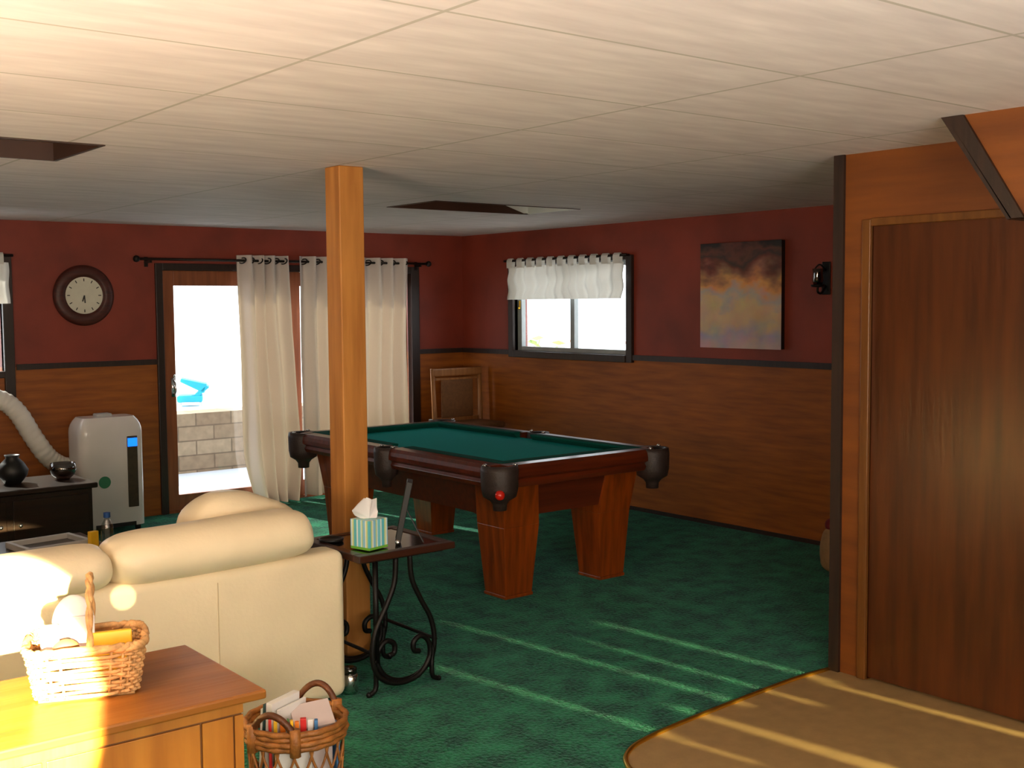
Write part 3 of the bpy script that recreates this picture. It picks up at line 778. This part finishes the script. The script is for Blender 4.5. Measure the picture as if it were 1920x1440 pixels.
CT = thing('coffee_table', 'low dark coffee table mostly hidden behind the sofa back', 'coffee table', (-5.25,-2.95,0))
m_ = MB(); m_.box(-.62,.62,-.36,.36,.40,.44); L('table_top', m_, M['dark_wood'], CT, bevel=.008)
for x in (-.55,.55):
    for y in (-.3,.3):
        m_ = MB(); m_.box(x-.03,x+.03,y-.03,y+.03,0,.40); L('leg', m_, M['dark_wood'], CT)
TR = thing('serving_tray', 'white-rimmed tray lying on the coffee table behind the sofa', 'tray', (-4.90,-2.90,.4405), math.radians(8))
m_ = MB(); m_.box(-.17,.17,-.13,.13,0,.008); L('tray_base', m_, M['dark_wood'], TR)
m_ = MB(); m_.box(-.18,.18,-.14,-.115,0,.035); m_.box(-.18,.18,.115,.14,0,.035); m_.box(-.18,-.155,-.115,.115,0,.035); m_.box(.155,.18,-.115,.115,0,.035); L('tray_rim', m_, M['white_d'], TR, bevel=.004)
B = thing('water_bottle', 'clear plastic water bottle with a blue cap, behind the sofa cushions', 'bottle', (-4.66,-3.12,.4405))
m_ = MB(); m_.lathe([(0,0),(.032,0),(.034,.01),(.034,.10),(.03,.125),(.016,.15),(.014,.165),(0,.165)], n=20); L('bottle_body', m_, M['clear'], B, smooth=True)
m_ = MB(); m_.lathe([(0,.163),(.018,.163),(.018,.19),(0,.19)], n=18); L('cap', m_, M['bluecap'], B)
m_ = MB(); m_.box(-.025,.025,-.015,.015,0,.085); o = obj('snack_box', m_, M['yellow'], bevel=.003); o.location = (-4.715,-3.055,.4405); o.rotation_euler = (0,0,.3)
tag(o, 'small yellow box beside the blue-capped water bottle', 'box')

# ------------------------------------------------------------------ sofa (seen from behind)
SO = thing('leather_sofa', 'cream leather sofa with puffy back cushions seen from behind', 'sofa', (-5.4,-4.6,0))
SX0, SX1 = -6.75, -4.262; SEAM = -4.86
m_ = MB(); m_.box(SX0,SX1,-4.97,-4.80,.02,.672); obj('back_frame', m_, M['cream'], SO, bevel=.045, seg=5, smooth=True)
m_ = MB(); m_.box(SX0+.02,SX1-.02,-4.79,-4.05,.06,.32); obj('base', m_, M['cream'], SO, bevel=.02)
for x0, x1 in ((SX0,SX0+.24),(SX1-.24,SX1)):
    m_ = MB(); m_.box(x0+.003,x1-.003,-4.80,-4.02,.03,.575); obj('armrest', m_, M['cream'], SO, bevel=.05, seg=5, smooth=True)
xb = [(-6.55,-5.915,.0),(-5.905,-5.285,.0),(-5.275,-4.425,.04)]
for i, (x0, x1, dz) in enumerate(xb):
    m_ = MB(); m_.ball(((x0+x1)/2,-4.87,.735+dz*.5),1,44,48,sq=(.094+dz*.35,.155,(x1-x0)/2+.004),e1=.36,e2=.92,wob=.035,seed=i*3.1,M=Matrix.Rotation(PI/2-.02,3,'Y'))
    obj('back_cushion', m_, M['cream'], SO, smooth=True)
    m_ = MB(); m_.ball(((x0+x1)/2,-4.40,.40),1,40,20,sq=((x1-x0)/2-.01,.36,.10),e1=.5,e2=.35,wob=.02,seed=i); obj('seat_cushion', m_, M['cream'], SO, smooth=True)
m_ = MB(); m_.ball((-4.575,-4.62,.735),1,48,26,sq=(.29,.15,.18),e1=.9,e2=.6,wob=.05,seed=9,M=Matrix.Rotation(.30,3,'Y'))
obj('head_cushion', m_, M['cream'], SO, smooth=True)
m_ = MB(); m_.box(SEAM-.002,SEAM+.002,-4.9725,-4.9695,.05,.62); obj('seam', m_, mat('sofa_seam', (206,186,146), .6), SO)

# ------------------------------------------------------------------ end table
ET = thing('end_table', 'end table with dark glass top and black scrolled iron legs, right of the sofa', 'end table', (-3.97,-4.79,0))
x0, x1, y0, y1, zt = -4.245, -3.735, -5.05, -4.53, .65
m_ = MB(); f = .05
m_.box(x0,x1,y0,y0+f,zt-.032,zt); m_.box(x0,x1,y1-f,y1,zt-.032,zt); m_.box(x0,x0+f,y0+f,y1-f,zt-.032,zt); m_.box(x1-f,x1,y0+f,y1-f,zt-.032,zt)
obj('top_frame', m_, wood('end_table_wood', (40,16,9), (62,26,13), 'x', 2, .3), ET, bevel=.005)
m_ = MB(); m_.box(x0+f,x1-f,y0+f,y1-f,zt-.02,zt-.004); obj('glass_inset', m_, M['dglass'], ET)
def spiral(cx, cz, r0, r1, a0, a1, y, n=22):
    return [(cx+(r0+(r1-r0)*k/n)*math.cos(a0+(a1-a0)*k/n), y, cz+(r0+(r1-r0)*k/n)*math.sin(a0+(a1-a0)*k/n)) for k in range(n+1)]
for y in (-5.0,-4.58):
    for s in (-1,1):
        cx = -3.99
        X = lambda u: cx + s*u
        pts = [(X(.045),.617),(X(.055),.50),(X(.10),.40),(X(.155),.30),(X(.175),.20),(X(.155),.11),(X(.09),.055),(X(0.0),.04),(X(-.08),.065),(X(-.13),.13),(X(-.125),.20),(X(-.085),.235),(X(-.045),.215),(X(-.045),.175),(X(-.075),.165)]
        m_ = MB(); m_.tube(bez([(a, y+s*.013, b) for a, b in pts], 5), .0125, 8); obj('scroll', m_, M['iron'], ET, smooth=True)
        m_ = MB(); m_.tube(bez([(X(.165),y+s*.013,.17),(X(.15),y,.08),(X(.155),y,.03),(X(.185),y,.012)], 5), .0115, 8)
        m_.ball((X(.188),y,.0135),.013,8,6); obj('foot', m_, M['iron'], ET, smooth=True)
        if s > 0: m_ = MB(); m_.tube([(X(-.145),y,.617),(X(-.145),y,.15)], .013, 8); obj('leg', m_, M['iron'], ET, smooth=True)
for x in (-4.165,-3.815): m_ = MB(); m_.tube([(x,-5.0,.2),(x,-4.58,.2)], .008, 6); obj('brace', m_, M['iron'], ET)
for y in (-5.0,-4.58): m_ = MB(); m_.box(x0+.04,x1-.04,y-.01,y+.01,.606,.6175); obj('brace', m_, M['iron'], ET)
m_ = MB(); m_.tube(bez(spiral(-3.80,.53,.008,.055,0,-3.6*PI/2-1.2,-4.58), 2), .007, 6); obj('corner_scroll', m_, M['iron'], ET, smooth=True)

TB = thing('tissue_box', 'cube tissue box with blue, green and white stripes on the end table', 'tissue box', (-4.105,-4.905,.6505), math.radians(14))
s = .059
m_ = MB(); m_.box(-s,s,-s,s,0,.133); L('carton', m_, M['stripes'], TB, bevel=.002)
m_ = MB()
TIS = [(-.016,.1315),(-.045,.150),(-.066,.172),(-.048,.192),(-.022,.212),(-.004,.203),(.012,.186),(.03,.193),(.055,.196),(.05,.172),(.042,.150),(.018,.1315)]
def tis(u, v):
    k = u*(len(TIS)-1); i_ = min(int(k), len(TIS)-2); f_ = k-i_
    x = TIS[i_][0]*(1-f_)+TIS[i_+1][0]*f_; z = TIS[i_][1]*(1-f_)+TIS[i_+1][1]*f_
    p = Vector((0,0,.1315)).lerp(Vector((x,0,z)), v)
    p.y = .022*math.sin(u*PI*3.2+.6)*v + .004*math.sin(u*23)*v
    p.x *= 1.3; p.z = .1315+(p.z-.1315)*1.25
    return p
m_.grid(tis, 45, 10); m_.grid(lambda u, v: tis(u,v)*1.0 + Vector((.006*v,.02*v*math.sin(PI*u)+.004,-.006*v)), 45, 10); L('tissue', m_, M['tissue'], TB, smooth=True, label='white tissue pulled up from the box')

PF = thing('photo_frame', 'slim dark picture frame seen almost edge-on, leaning back on the end table', 'picture frame', (-3.925,-4.915,.6505), math.radians(56))
Rt = Matrix.Rotation(math.radians(12), 3, 'X')
m_ = MB(); m_.obox(Rt @ Vector((0,0,.145)) + Vector((0,.03,.003)), (.11,.026,.285), Rt); L('frame', m_, M['black'], PF, bevel=.003)
m_ = MB(); m_.obox(Rt @ Vector((0,.014,.145)) + Vector((0,.03,.003)), (.085,.002,.24), Rt); L('picture', m_, M['dglass'], PF)
m_ = MB(); m_.prism([(-.01,-.012,.15),(.01,-.012,.15),(.02,-.085,.002),(-.02,-.085,.002)], (0,-.004,0)); L('easel_back', m_, M['black'], PF)
m_ = MB(); m_.ball((-.06,.028,.013),.013,12,8); L('foot', m_, M['chrome'], PF, smooth=True, label='shiny metal foot')
CO = MB(); CO.lathe([(0,0),(.055,0),(.058,.01),(.05,.012),(.045,.005),(0,.005)], n=24); o = obj('coaster', CO, M['black'], smooth=True); o.location = (-4.16,-4.66,.6505); tag(o, 'round black coaster at the back left of the end table', 'coaster')
JR = thing('glass_jar', 'small shiny metal-topped jar on the carpet under the end table', 'jar', (-4.205,-4.88,0.0005))
m_ = MB(); m_.lathe([(0,0),(.035,0),(.04,.01),(.04,.075),(.032,.09),(0,.09)], n=20); L('jar_body', m_, M['chrome'], JR, smooth=True)
m_ = MB(); m_.lathe([(0,.0905),(.034,.0905),(.034,.112),(.028,.116),(0,.116)], n=20); L('lid', m_, M['dark_glass'], JR, smooth=True)

# ------------------------------------------------------------------ oak cabinet in the foreground
CB = thing('oak_cabinet', 'honey oak cabinet with overhanging top in the left foreground', 'cabinet', (-6.0,-6.38,0))
cx0, cx1, cy0, cy1 = -6.62, -5.478, -6.645, -6.125; DX = -5.645
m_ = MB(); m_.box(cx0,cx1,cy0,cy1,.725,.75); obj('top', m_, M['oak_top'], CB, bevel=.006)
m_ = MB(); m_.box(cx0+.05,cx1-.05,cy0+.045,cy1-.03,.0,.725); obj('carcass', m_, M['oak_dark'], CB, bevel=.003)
for a, b in ((-6.40,-6.03),(-6.02,DX)):
    m_ = MB(); m_.box(a,b,cy0+.0385,cy0+.0445,.06,.685); d = obj('door', m_, M['oak'], CB, bevel=.002)
    m_ = MB(); xk = b-.03 if a < -6.2 else a+.03; m_.ball((xk,cy0+.025,.42),.014,12,8); obj('knob', m_, M['wicker_dd'], d, smooth=True)
m_ = MB(); m_.box(DX+.006,-5.556,cy0+.0385,cy0+.0445,.0,.685); obj('face_stile', m_, M['oak'], CB, bevel=.001)
m_ = MB(); m_.box(-5.551,cx1-.049,cy0+.0385,cy0+.0445,.0,.685); obj('corner_stile', m_, M['oak'], CB, bevel=.001)
m_ = MB(); m_.box(cx0+.06,cx1-.049,cy0+.0385,cy0+.0445,.690,.724); obj('face_rail', m_, M['oak'], CB, bevel=.001)

# wicker gift basket
def rr(phi, hx, hy, e=.36):
    c, s_ = math.cos(phi), math.sin(phi)
    return Vector((hx*math.copysign(abs(c)**e, c), hy*math.copysign(abs(s_)**e, s_), 0))
def weave(mb, hx0, hy0, hx1, hy1, z0, z1, rows, n, amp, r, pts=144, e=.36):
    for k in range(rows):
        t = (k+.5)/rows; hx = hx0+(hx1-hx0)*t; hy = hy0+(hy1-hy0)*t; P = []
        for i in range(pts):
            ph = 2*PI*i/pts; a = amp*math.sin(n*ph/2 + (PI if k % 2 else 0)); p = rr(ph, hx+a, hy+a, e); P.append((p.x,p.y,z0+(z1-z0)*t + .002*math.sin(ph*5+k*2)))
        mb.tube(P, r, 5, closed=True)
    for i in range(n):
        ph = 2*PI*(i+.5)/n; a, b = rr(ph,hx0,hy0,e), rr(ph,hx1,hy1,e); mb.tube([(a.x,a.y,z0),(b.x,b.y,z1)], r*.8, 5)
GB = thing('wicker_basket', 'tan woven rectangular basket with arched handle on the oak cabinet', 'basket', (-5.835,-6.345,.7505), math.radians(-20))
m_ = MB(); weave(m_, .122,.085,.142,.108,.006,.125,12,32,.004,.0052); m_.box(-.115,.115,-.078,.078,0,.008); L('woven_body', m_, M['wicker'], GB, smooth=True)
m_ = MB()
for q in range(2):
    m_.tube([tuple(rr(2*PI*i/96,.144,.11)+Vector((.0035*math.cos(i*1.3+q*PI)*1,.0035*math.sin(i*1.3+q*PI),.131+.005*math.sin(i*.9+q*PI)))) for i in range(96)], .0085, 6, closed=True)
L('rim', m_, M['wicker'], GB, smooth=True)
m_ = MB()
for q in range(2):
    m_.tube([(.012+.004*math.cos(k*.8+q*PI), -.108*math.cos(PI*k/30), .128+.168*math.sin(PI*k/30)**.75+.003*math.sin(k*.8+q*PI)) for k in range(31)], .0065, 6)
L('handle', m_, M['wicker'], GB, smooth=True)
def in_basket(name, label, cat, fn, m, off, rz, tilt=0.0, smooth=True):
    mb_ = MB(); fn(mb_); o = obj(name, mb_, m, smooth=smooth, bevel=0 if smooth else .003)
    w = Matrix.Translation((-5.835,-6.345,.7505)) @ Matrix.Rotation(math.radians(-20),4,'Z') @ Matrix.Translation(off) @ Matrix.Rotation(rz,4,'Z') @ Matrix.Rotation(tilt,4,'X')
    o.matrix_world = w; return tag(o, label, cat)
in_basket('snack_packet', 'yellow snack packet at the right inside the wicker basket', 'packet', lambda b: b.box(-.05,.05,-.016,.016,.0,.10), M['yellow'], (.062,.0,.045), .1, -.15, False)
in_basket('tissue_bundle', 'puffy white bundle rising behind the handle of the wicker basket', 'packet', lambda b: b.ball((0,0,.0),.055,28,16,sq=(1,.6,1.15),wob=.18,seed=2), M['paper'], (-.035,.052,.17), .2)
in_basket('paper_packet', 'white paper packet leaning in the front left of the wicker basket', 'packet', lambda b: b.box(-.022,.022,-.012,.012,0,.13), M['paper'], (-.085,-.025,.05), .2, -.1, False)
in_basket('candy_wrapper', 'brown wrapped sweet at the front of the wicker basket', 'packet', lambda b: b.ball((0,0,0),.032,20,12,sq=(1.1,.8,.9),wob=.12,seed=5), M['brownp'], (-.05,-.045,.118), .3)
in_basket('card', 'upright white card in the middle of the wicker basket', 'card', lambda b: b.box(-.03,.03,-.002,.002,0,.14), M['paper_g'], (-.01,.0,.05), -.1, -.1, False)

# magazine basket
MBK = thing('magazine_basket', 'round brown willow basket with two loop handles and open lattice sides', 'basket', (-4.985,-5.855,0))
R0, R1, ZR = .135, .172, .345
m_ = MB(); weave(m_, R0,R0,.15,.15,.008,.16,10,30,.004,.0085,e=1.0); m_.lathe([(0,.0),(R0,.0),(R0,.01),(0,.01)], n=30); L('lower_weave', m_, M['wicker_dd'], MBK, smooth=True)
m_ = MB()
for k in range(4):
    m_.tube([tuple(rr(2*PI*i/80,.164+.004*(k%2)+.003*math.sin(i*1.2+k*2),.164+.004*(k%2)+.003*math.sin(i*1.2+k*2),1.0)+Vector((0,0,.288+.017*k))) for i in range(80)], .0105, 6, closed=True)
L('rim', m_, M['wicker_d'], MBK, smooth=True)
m_ = MB(); NL = 18
for k in range(NL):
    a = 2*PI*k/NL
    for s_ in (-1,1):
        P_ = []
        for j in range(9):
            t = j/8; ph = a + s_*(2*PI/NL)*1.1*math.sin(t*PI/2); r_ = .152+.012*t; P_.append((r_*math.cos(ph), r_*math.sin(ph), .15+.15*t))
        m_.tube(P_, .0045, 5)
L('lattice', m_, M['wicker_d'], MBK, smooth=True)
for a0 in (math.radians(214), math.radians(34)):
    m_ = MB(); P_ = []
    for j in range(17):
        t = j/16; ph = a0 + (t-.5)*.95; P_.append((.170*math.cos(ph), .170*math.sin(ph), .33+.075*math.sin(PI*t)**.7))
    m_.tube(P_, .0115, 8); L('handle', m_, M['wicker_dd'], MBK, smooth=True)
    for e in (-.475,.475):
        m_ = MB(); c, sn = .172*math.cos(a0+e), .172*math.sin(a0+e); m_.tube([(c,sn,.27),(c*1.0,sn*1.0,.36)], .019, 8); L('handle_binding', m_, M['wicker_d'], MBK, smooth=True)
def put(name, label, m, size, off, rz, tilt, group, roll=0.0):
    m_ = MB(); m_.box(-size[0]/2,size[0]/2,-size[1]/2,size[1]/2,0,size[2]); o = obj(name, m_, M[m], bevel=.002)
    o.matrix_world = Matrix.Translation((-4.985+off[0],-5.855+off[1],off[2])) @ Matrix.Rotation(rz,4,'Z') @ Matrix.Rotation(tilt,4,'Y') @ Matrix.Rotation(roll,4,'X')
    return tag(o, label, name, group)
GM = 'magazines in the round basket'
VR = math.radians(-27.4)
def vf(rx, bk): return (rx*math.cos(VR)-bk*math.sin(VR), rx*math.sin(VR)+bk*math.cos(VR))
def pv(name, label, m, size, rx, bk, z, rz, tilt, group, roll=0.0):
    a, b = vf(rx, bk); return put(name, label, m, size, (a,b,z), VR+math.radians(rz), tilt, group, roll)
pv('magazine','white magazine furthest back left in the round basket','paper',(.010,.11,.335),-.094,.036,.05,-38,.06,GM)
pv('magazine','dark teal covered magazine between white ones in the round basket','teal',(.006,.14,.355),-.079,.036,.05,-38,.06,GM)
pv('magazine','thick white magazine right of the dark teal one in the round basket','paper',(.026,.15,.368),-.058,.035,.04,-38,.06,GM)
pv('magazine','loose white brochure right of the thick white magazine in the round basket','paper',(.010,.15,.345),-.034,.035,.04,-38,.08,GM)
pv('magazine','wide pinkish grey folder lying across the middle of the round basket','paper_g',(.135,.13,.022),.056,.0,.330,8,-.10,GM,.36)
pv('magazine','blue-edged magazine at the right side of the round basket','bluep',(.012,.11,.30),.122,-.005,.03,18,0,GM)
pv('magazine','plain white catalogue behind the lattice at the front of the round basket','paper',(.12,.010,.255),-.01,-.114,.03,0,0,GM)
pv('magazine','stack of greyish paper standing inside the lattice at the right of the round basket','paper_g',(.10,.02,.25),.075,-.075,.03,38,0,GM)
GB_ = 'booklets along the front of the round basket'
books = [('redp','red booklet at the front left of the round basket',.010,-.085),('yellow','yellow-orange booklet at the front left of the round basket',.012,-.067),('orange','orange booklet right of the front handle of the round basket',.018,-.043),('greenp','thin green booklet at the front of the round basket',.006,-.026),('yellow','yellow booklet right of the thin green one in the round basket',.010,-.014),('orange','small orange booklet left of the crimson one in the round basket',.014,.003),('redp','crimson booklet at the front of the round basket',.02,.024),('paper','white booklet right of the crimson one in the round basket',.018,.047),('bluep','blue booklet furthest right at the front of the round basket',.012,.066)]
for k, (mt, lb, w_, ox) in enumerate(books):
    pv('booklet', lb, mt, (w_,.02,.348-.005*(k%3)), ox, -.085+.25*max(0,abs(ox)-.04), .018, 0, 0, GB_)

# ------------------------------------------------------------------ cloth bag by partition
G = thing('cloth_bag', 'slumped tan cloth bag with a maroon band on the carpet beside the partition', 'bag', (-.64,-4.90,0))
m_ = MB(); m_.ball((0,0,.15),1,28,18,sq=(.11,.10,.15),e1=.7,e2=.8,wob=.1,seed=4); L('bag_body', m_, M['bag'], G, smooth=True)
m_ = MB(); m_.ball((.02,.01,.31),1,24,14,sq=(.08,.07,.045),e1=.8,e2=.9,wob=.12,seed=6); L('band', m_, M['bag_red'], G, smooth=True, label='maroon band')
m_ = MB(); m_.ball((.04,.02,.38),1,24,14,sq=(.06,.05,.05),e1=.8,e2=.9,wob=.15,seed=8); L('top_flap', m_, M['bag_grey'], G, smooth=True, label='grey top flap')

# ------------------------------------------------------------------ outside
mb = MB(); mb.box(-14,6,.15,2.35,-.12,-.03); struct('ground_patio', mb, M['concrete'])
mb = MB(); mb.box(-14,6,2.35,2.75,-.12,.60); struct('wall_garden', mb, M['blocks'])
mb = MB(); mb.box(-14,6,2.75,14,-.12,.57); mb.box(.3,14,-14,.15,-.12,.57); struct('ground_upper', mb, M['gravel'])
BC = thing('beach_chair', 'bright blue low beach chair on the ground outside the glass door', 'chair', (-1.30,3.6,.57), math.radians(-25))
m_ = MB(); m_.box(-.17,.12,-.16,.16,.05,.13); L('seat', m_, M['cyan'], BC, bevel=.02)
m_ = MB(); m_.hexa([(.02,-.15,.13),(.07,-.15,.11),(.07,.15,.11),(.02,.15,.13),(.16,-.15,.25),(.2,-.15,.22),(.2,.15,.22),(.16,.15,.25)])
m_.hexa([(-.13,-.15,.29),(-.12,-.15,.33),(-.12,.15,.33),(-.13,.15,.29),(.14,-.15,.15),(.17,-.15,.26),(.17,.15,.26),(.14,.15,.15)]); L('backrest', m_, M['cyan'], BC, bevel=.01)
for x in (-.14,.09):
    for y in (-.13,.13):
        m_ = MB(); m_.box(x-.012,x+.012,y-.012,y+.012,0,.05); L('leg', m_, M['white_d'], BC)
BU = thing('shrub', 'pale sunlit shrub outside the lower left of the small window', 'shrub', (4.2,3.98,.57))
m_ = MB()
for k in range(160):
    v = Vector((random.gauss(0,.22),random.gauss(0,.2),abs(random.gauss(.3,.17)))); d = Vector((random.uniform(-1,1),random.uniform(-1,1),random.uniform(-.3,1))).normalized()*.12; e = d.orthogonal().normalized()*.05
    m_.quad(v-d, v+e, v+d, v-e)
L('foliage', m_, M['leaf'], BU)
m_ = MB(); m_.tube([(0,0,0),(0,0,.4)], .03, 6); L('stem', m_, M['bag'], BU)
FN = thing('garden_fence', 'faint pinkish rail fence outside the lower right of the small window', 'fence', (5,3.5,.57))
m_ = MB(); m_.box(-.02,.02,-1.6,1.6,.34,.42); m_.box(-.02,.02,-1.6,1.6,.56,.60); L('fence_rail', m_, M['fence'], FN)
for y in (-1.6,1.6):
    m_ = MB(); m_.box(-.03,.03,y-.03,y+.03,0,.66); L('fence_post', m_, M['fence'], FN)

# ------------------------------------------------------------------ lights
w = bpy.data.worlds.new('World'); scn.world = w; w.use_nodes = True
bg = w.node_tree.nodes['Background']; bg.inputs[0].default_value = (.93,.97,1,1); bg.inputs[1].default_value = 3.6
def area(name, loc, target, size, energy, col, size_y=None, portal=False, spread=PI):
    l = bpy.data.lights.new(name, 'AREA'); l.energy = energy; l.color = col; l.size = size
    if size_y: l.shape = 'RECTANGLE'; l.size_y = size_y
    l.spread = spread
    o = bpy.data.objects.new(name, l); COL.objects.link(o); o.location = loc
    o.rotation_euler = (Vector(target)-Vector(loc)).to_track_quat('-Z','Y').to_euler()
    if portal: l.cycles.is_portal = True
    return o
def spot(name, loc, target, energy, col, ang, blend, rad):
    l = bpy.data.lights.new(name, 'SPOT'); l.energy = energy; l.color = col; l.spot_size = math.radians(ang); l.spot_blend = blend; l.shadow_soft_size = rad
    o = bpy.data.objects.new(name, l); COL.objects.link(o); o.location = loc
    o.rotation_euler = (Vector(target)-Vector(loc)).to_track_quat('-Z','Y').to_euler(); return o
area('door_portal', (-1.84,.14,1.03), (-1.84,-3,1.03), 2.44, 1, (1,1,1), 1.95, True)
area('window_portal', (.14,-1.58,1.7), (-3,-1.58,1.7), 1.5, 1, (1,1,1), .8, True)
area('window_portal_left', (-5.16,.14,1.7), (-5.16,-3,1.7), 1.6, 1, (1,1,1), .85, True)
area('ceiling_fill_left', (-8.2,-7.5,1.3), (-7.7,-7.2,2.4), 1.0, 215, (1,.77,.54), spread=math.radians(150))  # unseen area lamp added to brighten the ceiling at left
area('side_fill', (-3.9,-10.7,1.1), (-2.8,-5,.6), .7, 22, (1,.84,.6))
area('ceiling_fill_behind', (-5.6,-10.3,1.1), (-5.2,-8.8,2.4), 1.2, 56, (1,.92,.86), spread=math.radians(150))  # added out-of-view lamp that lifts the ceiling near the camera
area('behind_camera_fill', (-6.9,-10.9,1.5), (-5.2,-5,.8), 1.3, 85, (1,.87,.68))
spot('low_light', (-2.03,-12.8,2.3), (-3.0,-6,0), 5200, (1,.86,.40), 60, .2, .008)
spot('warm_beam', (-7.30,-10.4,1.70), (-6.245,-6.6,.79), 40000, (1,.80,.40), 9.6, .14, .02)
sl = bpy.data.lights.new('sun_outside', 'SUN'); sl.energy = 10; sl.color = (1,.93,.78); sl.angle = .01
so_ = bpy.data.objects.new('sun_outside', sl); COL.objects.link(so_); so_.location = (-2,8,8); so_.rotation_euler = Vector((.18,-1,-.78)).to_track_quat('-Z','Y').to_euler()
spot('small_beam', (-6.75,-10.6,2.38), (-5.245,-4.97,.625), 2500, (1,.84,.45), 1.0, .4, .004)

# ------------------------------------------------------------------ camera
yaw, pitch, roll = math.radians(38.46271), math.radians(3.98707), math.radians(-.456826)
F = Vector((math.sin(yaw)*math.cos(pitch), math.cos(yaw)*math.cos(pitch), -math.sin(pitch)))
R_ = Vector((math.cos(yaw), -math.sin(yaw), 0)); U = R_.cross(F)
r2 = R_*math.cos(roll) + U*math.sin(roll); u2 = -R_*math.sin(roll) + U*math.cos(roll)
cam = bpy.data.cameras.new('camera'); cam.sensor_fit = 'HORIZONTAL'; cam.sensor_width = 36; cam.lens = 2180.238/1920*36; cam.clip_start = .05
co = bpy.data.objects.new('camera', cam); COL.objects.link(co)
co.matrix_world = Matrix(((r2.x,u2.x,-F.x,-6.80624),(r2.y,u2.y,-F.y,-9.34411),(r2.z,u2.z,-F.z,1.73963),(0,0,0,1)))
scn.camera = co
scn.view_settings.view_transform = 'Standard'
scn.view_settings.look = 'None'
scn.view_settings.exposure = 0.0
scn.view_settings.gamma = 1.0
